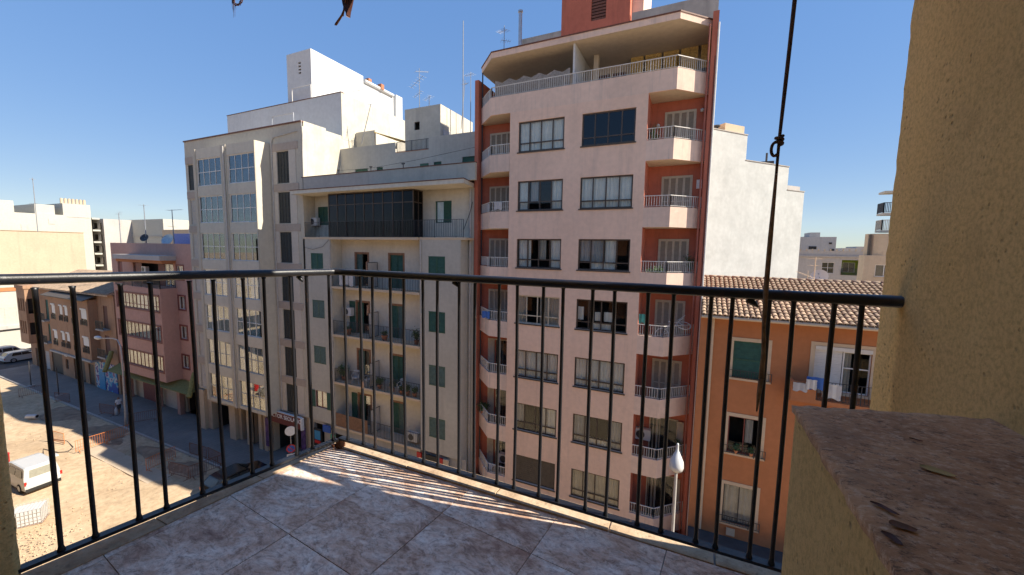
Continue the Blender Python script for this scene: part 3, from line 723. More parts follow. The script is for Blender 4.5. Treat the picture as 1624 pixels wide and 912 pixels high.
# ================================================================== PINK APARTMENT BLOCK (opposite, centre right)
pink = thing('pink_apartment_block', 'tall pink apartment block with chamfered corner balconies and red pilasters', 'building', (-5.96, 21, 0))
SILL = [22.30-3.107*i for i in range(7)]
F20 = front(20.0)
def pink_building():
    mb = MB(); holes = []
    for s in SILL: holes += [(-9.02, -6.45, s, s+1.58), (-5.53, -2.93, s, s+1.58)]
    wall(mb, F20, -9.53, -2.4, 2.75, 24.44, holes, .16, 1.0)
    # ground floor shopfronts
    wall(mb, front(20.25), -12.0, .1, 0, 2.75, [(-11.6, -9.9, .02, 2.35), (-8.9, -6.6, .3, 2.35), (-5.4, -3.0, .02, 2.35), (-2.0, -.2, .3, 2.35)], .2, 1.2)
    mb.poly([(-9.53, 20, 2.75), (-2.4, 20, 2.75), (-2.4, 20.25, 2.75), (-9.53, 20.25, 2.75)], 0)
    mb.obj('front_wall', ['pink_front', 'room_dark'], pink)
    # recessed red walls
    mb = MB()
    for x0, x1 in ((-2.4, .14), (-12.06, -9.53)): mb.poly([(x0, 21.55, 0), (x1, 21.55, 0), (x1, 21.55, 24.6), (x0, 21.55, 24.6)])
    mb.poly([(-2.4, 20.0, 2.75), (-2.4, 21.55, 2.75), (-2.4, 21.55, 24.44), (-2.4, 20.0, 24.44)]); mb.poly([(-9.53, 20.0, 2.75), (-9.53, 21.55, 2.75), (-9.53, 21.55, 24.44), (-9.53, 20.0, 24.44)])
    mb.obj('recess_wall', 'red_wall', pink)
    MB().box(.12, .37, 20.95, 24.0, 0, 27.95).obj('pilaster', 'red_wall', pink)
    MB().box(-12.30, -12.05, 20.95, 24.0, 0, 26.9).obj('pilaster', 'red_wall', pink)
    mb = MB(); mb.box(-12.28, .35, 24.0, 32, 0, 28.3); mb.obj('rear_block', 'pink_parapet', pink)
    # balconies
    def balcony(s, side):
        k = 1 if side > 0 else -1; mx = lambda x: x if side > 0 else -11.92-x
        pts = [(mx(-2.4), 20.0), (mx(-1.2), 20.0), (mx(.12), 21.27)]
        if side < 0: pts = pts[::-1]
        mb = MB(); z0 = s-.95
        back = [(mx(.12), 21.548), (mx(-2.398), 21.548)]
        poly = pts+(back if side > 0 else back[::-1])
        q = offset(pts, .11)
        strip(mb, pts, .11, z0, s-.012, 0)
        inpoly = q+(back if side > 0 else back[::-1])
        mb.prism(inpoly, z0+.003, z0+.16, 2)
        b = mb.obj('balcony', ['pink_parapet', 'cream_soffit', 'cream_soffit'], pink)
        c = offset(pts, .055); railing(b, c, s-.012, s+.53, 'white_metal', .115)
        return b
    for i, s in enumerate(SILL):
        balcony(s, 1); balcony(s, -1)
    # louvred balcony doors
    FR = front(21.55)
    for i, s in enumerate(SILL):
        zf = s-.79; top = s+1.58
        frm = MB(); FR.box(frm, -1.76, -.34, .002, .05, top, top+.06); FR.box(frm, -1.76, -1.70, .002, .05, zf, top); FR.box(frm, -.40, -.34, .002, .05, zf, top)
        d = frm.obj('balcony_door', 'cream_shutter', pink)
        if i < 5:
            for k in range(4): u = -1.70+k*.325; shutter(d, FR, u+.004, u+.321, zf+.01, top-.005, .045, 'louvre_dark', 'cream_shutter', .07)
        else:
            frd = MB(); FR.box(frd, -1.69, -.41, .006, .012, zf, top); frd.obj('dark_opening', 'room_dark', d); pane(d, FR, -1.69, -.41, zf, top, .03, 'glass')
            shutter(d, FR, -.40, -.08, zf+.01, top-.005, .07, 'cream_shutter', 'cream_shutter', .07); curtain(d, FR, -1.65, -1.2, zf+.02, top-.02, .022+.012, 'curtain_beige')
        frm = MB(); FR.box(frm, -11.56, -9.7, .002, .05, top, top+.06); FR.box(frm, -11.56, -11.5, .002, .05, zf, top)
        d = frm.obj('balcony_door', 'cream_shutter', pink)
        if i < 4:
            for k in range(5): u = -11.5+k*.36; shutter(d, FR, u+.004, u+.356, zf+.01, top-.005, .045, 'louvre_dark', 'cream_shutter', .07)
        else:
            shutter(d, FR, -11.49, -11.1, zf+.01, top-.005, .05, 'cream_shutter', 'cream_shutter', .07)
            frd = MB(); FR.box(frd, -11.0, -9.75, .006, .012, zf, top); frd.obj('dark_opening', 'room_dark', d); pane(d, FR, -11.0, -9.75, zf, top, .03, 'glass'); curtain(d, FR, -11.0, -10.5, zf+.02, top-.02, .022+.012, 'curtain_beige')
    # windows
    cw, cg, cb = 'curtain_white', 'curtain_grey', 'curtain_beige'
    full = [(0, 1, 0, 1, cw)]; half = [(0, .27, 0, 1, cw), (.72, 1, 0, 1, cw)]
    C1 = [full, [(0, .2, 0, 1, cw), (.76, 1, 0, 1, cw), (.27, .45, .3, 1, cg)], [(0, .3, 0, 1, cw), (.78, 1, 0, 1, cw), (.5, .66, .3, 1, cb)], [(0, .2, 0, 1, cb), (.55, 1, 0, 1, cb)], full, [(.62, 1, 0, 1, cw), (0, .2, .3, 1, cg)], None]
    C2 = [[(.25, .72, 0, .24, cw), (.8, 1, 0, .24, cg)], full, [(.0, .48, .28, 1, cg), (.52, .74, 0, 1, cw), (.24, .74, 0, .27, cw)], [(0, .12, .3, .75, cw), (.36, .48, .3, .6, cw), (.55, .75, .3, .62, cw), (.3, .7, 0, .25, cw)], full, [(0, .26, 0, 1, cg), (.76, 1, 0, 1, cg), (.3, .75, .0, .25, cw)], [(0, 1, 0, 1, cb)]]
    for i, s in enumerate(SILL):
        for k, (a, b, CC) in enumerate(((-9.02, -6.45, C1[i]), (-5.53, -2.93, C2[i]))):
            if CC is None:
                mb = MB(); n = 26
                for j in range(n): z = s+.01+1.56*j/n; F20.box(mb, a+.03, b-.03, -.12, -.09+.008*(j % 2), z, z+1.56/n-.004)
                w = mb.obj('roller_shutter', 'roller_brown', pink); w['label'] = 'closed brown roller shutter'
                m2 = MB(); F20.box(m2, a-.05, b+.05, -.05, .045, s-.055, s-.003); m2.obj('sill', 'brown_frame', w); continue
            fr = 'cream_shutter' if (i == 3 and k == 0) else 'brown_frame'
            if k == 0: window(pink, F20, a, b, s, s+1.58, [.25, .5, .75], [.29], fr, 'glass', curt=CC, sill='brown_frame', fw=.07)
            else: window(pink, F20, a, b, s, s+1.58, [.25, .5, .75], [.25], fr, 'glass_navy' if i == 0 else 'glass', curt=CC, sill='brown_frame', fw=.07)
    # terrace
    pts = [(-12.04, 21.27), (-10.72, 20.0), (-1.2, 20.0), (.12, 21.27)]
    mb = MB(); strip(mb, pts, .12, 24.44, 25.38); q = offset(pts, .12)
    mb.prism(q+[(.12, 23.9), (-12.04, 23.9)], 24.443, 24.7, 1)
    t = mb.obj('terrace', ['pink_parapet', 'cream_soffit'], pink); railing(t, offset(pts, .06), 25.38, 25.93, 'white_metal', .115)
    mb = MB(); mb.prism([(-12.12, 21.42), (-10.72, 20.0), (-1.2, 20.0), (.12, 21.32), (.12, 25), (-12.12, 25)], 27.45, 27.74, 1, mb=0, mt=2)
    mb.obj('canopy', ['cream_soffit', 'pink_parapet', 'concrete'], pink)
    mb = MB(); mb.prism([(-12.16, 21.41), (-10.73, 19.97), (-1.19, 19.97), (.16, 21.31), (.16, 25), (-12.16, 25)], 27.742, 27.80); mb.obj('canopy_edging', 'brown_shutter', pink)
    mb = MB(); wall(mb, front(23.6), -12.05, .12, 24.7, 27.45, [(-5.8, -5.0, 25.6, 27.1), (-4.85, -4.1, 25.6, 27.1), (-3.75, -3.1, 25.2, 27.1), (-3.0, -2.2, 25.6, 27.1), (-2.1, -1.35, 25.6, 27.1), (-1.25, -.45, 25.6, 27.1), (-.3, .1, 25.2, 27.1)], .12, .38)
    mb.obj('terrace_wall', ['cream_soffit', 'room_dark'], pink)
    Ft = front(23.6)
    for a, b in ((-5.8, -5.0), (-4.85, -4.1)): shutter(pink, Ft, a+.02, b-.02, 25.62, 27.08, -.05, 'brown_shutter', 'brown_shutter')
    mb = MB(); mb.box(-6.16, -6.06, 20.2, 23.55, 24.7, 27.43); mb.box(-6.06, -5.98, 20.22, 20.5, 24.7, 25.98); mb.obj('partition', 'white_wall', pink)
    mb = MB(); mb.box(-5.5, -5.25, 21.8, 22.05, 24.7, 27.44); mb.obj('pillar', 'cream_soffit', pink)
    # roof structures
    MB().box(-10.70, -8.05, 24.0, 24.25, 27.8, 30.28).obj('roof_parapet', 'old_grey', pink)
    MB().box(-4.0, .36, 24.0, 24.22, 27.8, 30.36).obj('roof_parapet', 'old_grey', pink)
    mb = MB(); Fw = front(23.9); wall(mb, Fw, -8.08, -4.08, 27.8, 34.5, [(-6.28, -5.42, 30.35, 31.9)], .12, .5); shell(mb, -8.08, -4.08, 23.9, 28, 27.8, 34.5)
    tw = mb.obj('stair_tower', ['red_wall', 'room_dark'], pink)
    mb = MB()
    for j in range(9): Fw.box(mb, -6.26, -5.44, -.10, -.05, 30.37+j*.17, 30.37+j*.17+.12)
    mb.obj('louvre', 'brown_shutter', tw)
    MB().box(-4.075, -3.46, 24.6, 28, 27.8, 34.5).obj('tower_wing', 'pink_parapet', pink)
    mb = MB(); mb.cyl((-10.6, 23.5, 27.8), (-10.6, 23.5, 31.55), .11, 12); mb.cyl((-10.6, 23.5, 31.6), (-10.6, 23.5, 31.7), .15, 12); mb.obj('flue_pipe', 'steel', pink, smooth=False)
    # downpipes; white one is added to stand for a sunlit sliver beside the pilaster
    for x, y, mt in ((.02, 20.97, 'pipe_red'), (.385, 20.96, 'white_metal'), (-11.98, 21.35, 'dark_metal')):
        mb = MB(); mb.cyl((x, y-.06, .1), (x, y-.06, 27.4), .04, 8); mb.obj('downpipe', mt, pink)
    # loose overhead cable down the pilaster
    mb = MB(); mb.tube([(.30, 20.93, z+.0) for z in range(2, 27, 1)], .013, 5); mb.obj('cable', 'dark_metal', pink)
pink_building()
def reeds():
    # scalloped reed screen and hanging reed blinds on the terrace
    t = thing('reed_screen', 'grey reed screen tied behind the terrace railing of the pink block', 'screen', (-8.4, 20.3, 25.4)); rnd = random.Random(6)
    mb = MB(); x = -10.6
    while x < -6.3:
        k = ((x+10.6) % .86)/.86; h = 26.15+.18*abs(k-.5)*2+.03*rnd.random(); mb.box(x, x+.021, 20.22+rnd.uniform(0, .01), 20.24, 25.05, h); x += .023
    mb.obj('reeds', 'reed_grey', t)
    for n, (a, b, zb, lab) in enumerate(((-3.75, -3.1, 26.35, 'leftmost of the five yellow reed blinds on the pink terrace'), (-3.0, -2.2, 26.25, 'second yellow reed blind from the left on the pink terrace'), (-2.1, -1.35, 26.3, 'middle one of the five yellow reed blinds on the pink terrace'), (-1.25, -.45, 26.3, 'fourth yellow reed blind, next to the rightmost on the pink terrace'), (-.32, .1, 26.35, 'rightmost yellow reed blind on the pink terrace beside the pilaster'))):
        mb = MB(); z = zb
        while z < 27.3: mb.box(a, b, 22.9+rnd.uniform(-.008, .008), 22.925, z, z+.022); z += .026
        mb.box(a, b, 22.88, 22.94, 27.3, 27.44)
        tag(mb.obj('reed_blind', 'reed'), lab, 'blind', 'yellow reed blinds')
reeds()

# ================================================================== MIDDLE BLOCK WITH RECESSED BALCONIES
mid = thing('grey_balcony_block', 'weathered grey block with green shutters, central balconies and a smoked glass gallery', 'building', (-19, 20.5, 0))
def middle():
    WT = [16.58, 13.15, 9.71, 6.27]; SL = [17.73, 14.27, 10.80, 7.28, 3.92]
    mb = MB(); holesL = [(-25.5, -24.25, z-1.3, z) for z in WT]; holesR = [(-15.0, -13.76, z-1.31, z) for z in WT]
    wall(mb, F20, -26.28, -23.42, 3.9, 17.73, holesL, .14, .8)
    mb.poly([(-23.42, 20, 3.9), (-23.42, 20.95, 3.9), (-23.42, 20.95, 17.73), (-23.42, 20, 17.73)]); mb.obj('wing_wall', ['mid_wall', 'room_dark'], mid)
    mb = MB(); wall(mb, F20, -15.68, -12.66, 3.9, 17.73, holesR, .14, .8); mb.poly([(-15.68, 20, 3.9), (-15.68, 20.95, 3.9), (-15.68, 20.95, 17.73), (-15.68, 20, 17.73)])
    mb.poly([(-12.66, 20, 0), (-12.66, 20.9, 0), (-12.66, 20.9, 17.73), (-12.66, 20, 17.73)]); mb.poly([(-12.66, 20.9, 0), (-12.3, 20.9, 0), (-12.3, 20.9, 20.72), (-12.66, 20.9, 20.72)])
    mb.obj('wing_wall', ['mid_wall', 'room_dark'], mid)
    FC = front(20.95); mb = MB(); dh = []
    for s in SL[1:]: dh += [(-22.2, -20.8, s+.02, s+2.45), (-19.1, -17.65, s+.02, s+2.45)]
    wall(mb, FC, -23.42, -15.68, 3.9, 17.73, dh, .16, .9); mb.obj('recess_wall', ['mid_cream', 'room_dark'], mid)
    # doors
    for n, s in enumerate(SL[1:]):
        for k, (a, b) in enumerate(((-22.2, -20.8), (-19.1, -17.65))):
            m2 = MB(); FC.box(m2, a, a+.16, -.15, .0, s+.02, s+2.45); FC.box(m2, b-.16, b, -.15, .0, s+.02, s+2.45); FC.box(m2, a+.16, b-.16, -.15, 0, s+2.3, s+2.45)
            d = m2.obj('balcony_door', 'wood_slat', mid)
            st = (n*2+k) % 4
            w = (b-a-.32)
            if st in (0, 2): shutter(d, FC, a+.16, a+.16+w*.48, s+.03, s+2.3, -.10, 'green_faded' if st == 0 else 'green_shutter')
            if st in (1, 3): shutter(d, FC, a+.16+w*.02, a+.16+w*.5, s+.03, s+2.3, -.10, 'green_shutter'); shutter(d, FC, a+.16+w*.52, b-.16, s+.03, s+2.3, -.10, 'green_shutter' if st == 1 else 'green_faded')
            if st == 2: shutter(d, FC, a-.55, a-.02, s+.03, s+2.35, .03, 'green_shutter')
            pane(d, FC, a+.16+w*.5, b-.16, s+.03, s+2.3, -.13)
            if n >= 2: curtain(d, FC, a+.16+w*.55, b-.2, s+.03, s+2.25, -.2, 'curtain_beige')
    # slabs and rails
    for n, s in enumerate(SL):
        m2 = MB(); m2.box(-23.415, -15.685, 19.82 if n == 0 else 19.93, 20.945, s-.16, s)
        if n == 0: m2.box(-26.27, -23.42, 19.985, 20.96, s-.14, s+.002); m2.box(-15.68, -12.32, 19.985, 20.96, s-.14, s+.002)
        b = m2.obj('balcony_slab', 'trim_cream', mid)
        if n in (1, 2, 3): railing(b, [(-23.36, 20.0), (-15.74, 20.0)], s, s+1.0, 'dark_metal', .13, .008, .016)
        elif n == 4: railing(b, [(-20.3, 20.0), (-15.74, 20.0)], s, s+1.0, 'dark_metal', .13, .008, .016)
        else:
            railing(b, [(-26.2, 20.05), (-23.6, 20.05)], s, s+1.07, 'dark_metal', .13, .008, .016); railing(b, [(-16.1, 20.05), (-12.5, 20.05)], s, s+1.07, 'dark_metal', .13, .008, .016)
    m2 = MB(); x = -23.38
    while x < -20.35: m2.box(x, x+.085, 19.97, 20.0, SL[4]+.02, SL[4]+1.0); x += .097
    m2.obj('slat_screen', 'wood_slat', mid)
    for n, s in enumerate(SL[1:]):     # frosted screens that divide each balcony
        m2 = MB(); m2.box(-20.05, -20.02, 20.02, 20.93, s+.05, s+.09); m2.box(-20.05, -20.02, 20.02, 20.93, s+1.75, s+1.79); m2.box(-20.05, -20.02, 20.02, 20.05, s+.09, s+1.75); m2.box(-20.05, -20.02, 20.90, 20.93, s+.09, s+1.75)
        f = m2.obj('divider', 'dark_metal', mid); MB().box(-20.04, -20.03, 20.05, 20.90, s+.09, s+1.75).obj('frosted_pane', 'far_grey', f)
    # wing shutters
    for n, z in enumerate(WT):
        for (a, b, side) in ((-25.5, -24.25, 0), (-15.0, -13.76, 1)):
            if side == 0 and n == 3:
                window(mid, F20, a, b, z-1.3, z, [.5], [], 'red_frame', 'glass', curt=[(0, 1, 0, 1, 'curtain_white')], label='open window with green shutters folded back')
                shutter(mid, F20, a-.58, a-.01, z-1.3, z, .03, 'green_shutter'); shutter(mid, F20, b+.01, b+.55, z-1.3, z, .03, 'green_shutter'); continue
            g = 'green_shutter' if (side == 0 and n == 0) or (side == 1 and n < 2) else 'green_faded'
            m2 = MB(); F20.box(m2, a, b, -.03, .01, z-1.31, z-1.27); F20.box(m2, a, b, -.03, .01, z-.04, z); fr = m2.obj('window', 'green_shutter', mid); c = (a+b)/2
            shutter(fr, F20, a+.01, c-.005, z-1.27, z-.04, -.02, g, 'green_shutter' if g == 'green_shutter' else g); shutter(fr, F20, c+.005, b-.01, z-1.27, z-.04, -.02, g, 'green_shutter' if g == 'green_shutter' else g)
    # top floor
    FT = front(20.97); mb = MB(); wall(mb, FT, -26.28, -12.3, 17.73, 20.75, [(-25.8, -24.75, 18.65, 20.0), (-15.17, -13.94, 18.68, 20.04)], .14, .8)
    mb.obj('top_wall', ['mid_cream', 'room_dark'], mid)
    m2 = MB(); FT.box(m2, -25.8, -24.75, -.03, .01, 18.65, 18.69); fr = m2.obj('window', 'green_shutter', mid); shutter(fr, FT, -25.79, -25.28, 18.69, 20, -.03); shutter(fr, FT, -25.27, -24.76, 18.69, 20, -.03)
    w = window(mid, FT, -15.17, -13.94, 18.68, 20.04, [.5], [], 'green_shutter', 'glass', curt=[(0, .5, 0, 1, 'curtain_white')]); shutter(w, FT, -14.5, -13.96, 18.72, 20.02, -.03)
    # smoked glass gallery
    F0 = front(20.02); m2 = MB(); x0, x1, z0, z1 = -23.55, -16.15, 17.74, 20.72
    cols = [x0+(x1-x0)*i/9 for i in range(10)]; rows = [z0, z0+.85, z0+2.2, z1]
    for c in cols: m2.box(c-.03, c+.03, 20.0, 20.06, z0, z1)
    for r in (z0+.03, z0+2.2, z1-.03): m2.box(x0+.03, x1-.03, 20.005, 20.055, r-.03, r+.03)
    for y in (20.5, 20.93): m2.box(x1-.029, x1+.029, y-.03, y+.03, z0, z1)
    for r in (z0+.03, z0+2.2, z1-.03): m2.box(x1-.025, x1+.025, 20.06, 20.9, r-.03, r+.03)
    g = m2.obj('glass_gallery', 'brown_frame', mid)
    for i in range(9):
        pane(g, F0, cols[i]+.03, cols[i+1]-.03, z0+.06, z0+2.17, -.01, 'glass_smoke'); pane(g, F0, cols[i]+.03, cols[i+1]-.03, z0+2.23, z1-.06, -.01, 'glass_smoke')
    FE = east(x1)
    for a, b in ((20.06, 20.47), (20.53, 20.9)): pane(g, FE, a, b, z0+.06, z0+2.17, 0, 'glass_smoke'); pane(g, FE, a, b, z0+2.23, z1-.06, 0, 'glass_smoke')
    railing(g, [(-23.5, 19.93), (-16.1, 19.93), (-16.1, 20.0)], 17.73, 18.8, 'dark_metal', .13, .008, .016)
    m2 = MB()
    for i in (1, 2, 4, 6): m2.box(cols[i]+.05, cols[i]+.5, 20.3, 20.32, z0+.3, z0+2.1)
    m2.obj('inner_curtains', 'curtain_grey', g)
    # cornice, parapet, roof level
    mb = MB(); mb.prism([(-26.45, 19.25), (-12.0, 19.25), (-12.31, 20.9), (-26.27, 20.9)], 20.74, 20.98, 0); mb.obj('cornice', 'mid_cream', mid)
    mb = MB(); mb.prism([(-26.47, 19.22), (-11.98, 19.22), (-12.31, 20.9), (-26.27, 20.9)], 20.983, 21.03); mb.obj('cornice_edging', 'brown_shutter', mid)
    MB().box(-26.24, -11.72, 20.02, 20.2, 21.032, 22.0).obj('parapet', 'mid_wall', mid)
    MB().box(-26.25, -11.7, 19.99, 20.23, 22.002, 22.05).obj('parapet_coping', 'brown_shutter', mid)
    mb = MB(); mb.poly([(-26.28, 20.2, 21.2), (-12.3, 20.2, 21.2), (-12.3, 23.4, 21.2), (-26.28, 23.4, 21.2)]); mb.box(-26.05, -12.35, 23.9, 32, 3, 23.9); mb.obj('roof_deck', 'concrete', mid)
    FS = front(23.4); mb = MB(); gh = [(-24.5, -23.2, 21.5, 23.1), (-22.3, -21.7, 21.5, 23.1), (-18.2, -17.3, 21.5, 23.1), (-17.05, -16.4, 21.5, 23.1), (-14.7, -13.2, 21.5, 23.25)]
    wall(mb, FS, -26.05, -20.46, 21.2, 24.76, gh[:2], .1, .4); wall(mb, FS, -20.46, -17.48, 21.2, 24.0, gh[2:3]if 0 else [], .1, .4); wall(mb, FS, -17.48, -12.3, 21.2, 24.82, gh[3:], .1, .4)
    for a, b, z in ((-26.05, -20.46, 24.76), (-20.46, -17.48, 24.0), (-17.48, -12.3, 24.82)): mb.box(a, b, 23.402, 23.62, z-.4, z+.003)
    pw = mb.obj('penthouse_wall', ['mid_wall', 'room_dark'], mid)
    for a, b, c, e in gh[:2]+gh[3:]: shutter(mid, FS, a+.02, b-.02, c, e-.02, -.06)
    m2 = MB(); FS.box(m2, -18.2, -17.5, 0, .05, 21.5, 23.05); m2.obj('shutter', 'green_shutter', mid)
    mb = MB(); mb.box(-20.46, -17.48, 23.38, 23.64, 24.004, 24.04); mb.obj('parapet_coping', 'terracotta', mid)
    railing(pw, [(-20.4, 23.5), (-17.5, 23.5)], 24.04, 24.78, 'dark_metal', .11, .012, .016)
    # rooftop hut on the right and the small hut on the left with reed pergola
    mb = MB(); F2 = front(25.0); FX = east(-17.6)
    wall(mb, F2, -20.9, -17.6, 23.9, 27.62, [(-20.0, -19.5, 26.0, 26.6)], .1, .5); shell(mb, -20.9, -17.6, 25, 29.6, 23.9, 27.62)
    wall(mb, east(-17.597), 25.0, 29.6, 23.9, 27.6, [(25.3, 26.2, 24.0, 25.9)], .1, .5)
    hut = mb.obj('rooftop_hut', ['roof_cream', 'room_dark'], mid)
    mb = MB(); mb.box(-17.58, -17.55, 25.3, 26.2, 24.0, 25.9); mb.obj('hut_door', 'curtain_grey', hut)
    MB().box(-26.0, -24.0, 25.0, 25.15, 23.9, 26.45).obj('hut_wall', 'roof_cream', mid)
    m2 = MB(); rnd = random.Random(3)
    for i in range(46): x = -24.0+i*.068; m2.box(x, x+.05, 24.95+.02*i+rnd.uniform(-.05, .05), 27.6, 26.30-.021*i-.05, 26.30-.021*i)
    m2.obj('reed_pergola', 'reed', mid)
    mb = MB(); mb.cyl((-12.5, 20.82, .1), (-12.5, 20.82, 20.7), .06, 8); mb.obj('downpipe', 'pipe_grey', mid)
    mb = MB(); mb.cyl((-15.55, 19.96, 3.9), (-15.55, 19.96, 17.6), .03, 6); mb.cyl((-23.5, 19.96, 3.9), (-23.5, 19.96, 17.6), .03, 6); mb.obj('downpipe', 'pipe_grey', mid)
    mb = MB(); mb.tube([(-26.2, 19.97, 17.0), (-25.2, 19.95, 16.85), (-24.2, 19.96, 17.05), (-23.5, 19.96, 17.6)], .012, 5); mb.tube([(-13.0, 20.85, 18.2), (-12.5, 20.75, 19.2), (-12.35, 20.85, 19.9)], .02, 5); mb.obj('cable', 'dark_metal', mid)
    # ground floor
    mb = MB(); wall(mb, front(20.15), -26.28, -12.3, 0, 3.9, [(-26.0, -24.85, .02, 3.6), (-24.0, -22.4, .02, 3.2), (-22.0, -19.6, .02, 3.1), (-19.2, -16.6, .02, 3.1), (-15.0, -13.0, .02, 3.1)], .3, 1.2)
    mb.poly([(-26.28, 20, 3.9), (-12.66, 20, 3.9), (-12.66, 20.15, 3.9), (-26.28, 20.15, 3.9)]); mb.obj('shop_wall', ['concrete', 'room_dark'], mid)
    for (a, b, c, e, mt, nm) in ((-24.69, -23.95, 3.38, 3.86, 'sign_blue', 'shop_sign'), (-23.9, -23.5, 3.02, 3.3, 'sign_green', 'shop_sign'), (-15.93, -15.57, 3.25, 3.85, 'sign_bright_red', 'shop_sign'), (-15.5, -14.3, 3.25, 3.85, 'black_plastic', 'shop_sign'), (-14.26, -13.88, 3.25, 3.85, 'sign_bright_red', 'shop_sign'), (-13.85, -13.45, 3.25, 3.85, 'trim_cream', 'shop_sign')):
        m2 = MB(); m2.box(a, b, 19.88, 19.98, c-.15, e-.12); m2.obj(nm, mt, mid)
    m2 = MB(); m2.box(-25.7, -24.9, 19.9, 20.0, 1.9, 3.3, 0); m2.box(-25.6, -25.0, 19.88, 19.899, 2.45, 3.15, 1); m2.box(-25.6, -25.0, 19.88, 19.899, 2.15, 2.4, 2); m2.obj('poster_board', ['black_plastic', 'sign_cyan', 'sign_bright_red'], mid)
middle()

# ================================================================== GREY BLOCK WITH GLAZED BAY (left centre)
grey = thing('cream_bay_block', 'cream grey block with a projecting glazed bay and tall dark shutters', 'building', (-33.5, 20.5, 0))
def grey_block():
    FB = front(18.9); S = [4.06+2.952*i for i in range(7)]; H = 2.14
    mb = MB(); holes = []
    for s in S: holes += [(-37.14, -33.92, s, s+H), (-32.98, -29.78, s, s+H)]
    wall(mb, FB, -37.55, -29.62, 3.8, 24.72, holes, .12, .95)
    mb.poly([(-29.62, 18.9, 3.8), (-29.62, 20, 3.8), (-29.62, 20, 24.72), (-29.62, 18.9, 24.72)]); mb.poly([(-37.55, 18.9, 3.8), (-37.55, 20, 3.8), (-37.55, 20, 24.72), (-37.55, 18.9, 24.72)])
    mb.poly([(-37.55, 18.9, 3.8), (-29.62, 18.9, 3.8), (-29.62, 20, 3.8), (-37.55, 20, 3.8)]); mb.poly([(-37.55, 18.9, 24.72), (-29.62, 18.9, 24.72), (-29.62, 20, 24.72), (-37.55, 20, 24.72)])
    mb.obj('bay_wall', ['grey_bay', 'room_dark'], grey)
    # piers either side of the centre
    m2 = MB(); m2.box(-33.78, -33.12, 18.84, 18.897, 3.8, 24.72); m2.obj('pier', 'grey_wall', grey)
    m2 = MB(); m2.cyl((-33.3, 18.78, 3.8), (-33.3, 18.78, 24.6), .05, 8); m2.obj('downpipe', 'pipe_grey', grey)
    for a, b in ((-37.54, -37.2), (-29.72, -29.63)):
        m2 = MB(); m2.box(a, b, 18.85, 18.897, 3.8, 24.715); m2.obj('pier', 'grey_wall', grey)
    cw, cg = 'curtain_white', 'curtain_grey'
    rnd = random.Random(21)
    for i, s in enumerate(S):
        for a, b in ((-37.14, -33.92), (-32.98, -29.78)):
            cu_ = []
            if i < 5:
                k = 0
                while k < 1:
                    w = rnd.uniform(.12, .3)
                    if rnd.random() < .7: cu_.append((k, min(1, k+w), 0 if rnd.random() < .6 else .45, 1, rnd.choice([cw, cg, cg, 'curtain_beige'])))
                    k += w
            window(grey, FB, a, b, s, s+H, [.25, .5, .75], [.5], 'white_frame' if i >= 2 else 'pipe_grey', 'glass_dark' if i >= 4 else 'glass', fw=.06, mw=.045, curt=cu_)
    # main wall left strip and right part with tall shutters
    mb = MB(); sh = [(-28.82, -27.5, z, z+2.3) for z in [21.72-2.96*i for i in range(7)]]; lh = [(-40.6, -39.85, z, z+2.15) for z in [21.77-2.95*i for i in range(7)]]
    wall(mb, F20, -29.62, -26.3, 3.9, 25.9, sh, .12, .5); wall(mb, F20, -41.0, -37.55, 3.9, 25.9, lh, .12, .5); wall(mb, F20, -37.55, -29.62, 24.72, 25.9)
    shell(mb, -41.0, -26.1, 20, 33, 0, 25.6); mb.poly([(-26.3, 20, 0), (-26.1, 20, 0), (-26.1, 20, 25.9), (-26.3, 20, 25.9)])
    mb.obj('main_wall', ['grey_wall', 'room_dark'], grey)
    for n, (a, b, c, e) in enumerate(sh):
        k = (b-a)/4
        for pa, pb in ((-29.4, a-.02), (b+.02, -26.75)): p = MB(); F20.box(p, pa, pb, -.001, .03, c-.05, e+.05); p.obj('panel', 'cream_panel', grey)
        p = MB(); F20.box(p, -29.45, -26.5, -.001, .045, e+.06, e+.60); p.obj('band', 'grey_band', grey)
        fr = MB(); F20.box(fr, a, b, -.11, -.02, c, c+.04); w = fr.obj('window', 'dark_shutter', grey)
        for j in range(4): shutter(w, F20, a+j*k+.006, a+(j+1)*k-.006, c+.04, e-.01, -.06, 'dark_shutter', slat=.11)
    for n, (a, b, c, e) in enumerate(lh):
        p = MB(); F20.box(p, -39.75, -38.9, -.001, .03, c-.05, e+.05); p.obj('panel', 'cream_panel', grey)
        p = MB(); F20.box(p, -40.95, -38.6, -.001, .045, e+.06, e+.66); p.obj('band', 'grey_band', grey)
        if n < 1: shutter(grey, F20, a+.01, b-.01, c, e, -.05, 'dark_shutter', slat=.11)
        else: shutter(grey, F20, a+.01, b-.01, c, e, -.05, 'cream_panel', slat=.11)
    MB().box(-41.06, -26.06, 19.94, 20.2, 25.902, 26.0).obj('parapet_coping', 'brown_shutter', grey)
    m2 = MB(); m2.box(-26.3, -26.08, 20.2, 23.6, 25.6, 25.85); m2.box(-26.3, -26.08, 20.2, 22.1, 25.85, 26.02); m2.obj('parapet', 'roof_cream', grey)
    MB().box(-26.098, -26.06, 20.02, 33, 20.8, 25.62).obj('side_wall', 'roof_cream', grey)
    m2 = MB(); m2.cyl((-29.3, 19.93, 4.0), (-29.3, 19.93, 24.8), .04, 8); m2.cyl((-29.3, 19.93, 24.8), (-29.1, 19.93, 25.1), .04, 8); m2.cyl((-29.1, 19.93, 25.1), (-26.4, 19.93, 25.3), .03, 8); m2.obj('downpipe', 'pipe_grey', grey)
    m2 = MB(); m2.tube([(-26.02, 20.0, 26), (-26.0, 20.05, 25), (-26.02, 20.02, 23.8), (-26.0, 20.0, 22.1)], .03, 6); m2.obj('cable', 'pipe_grey', grey)
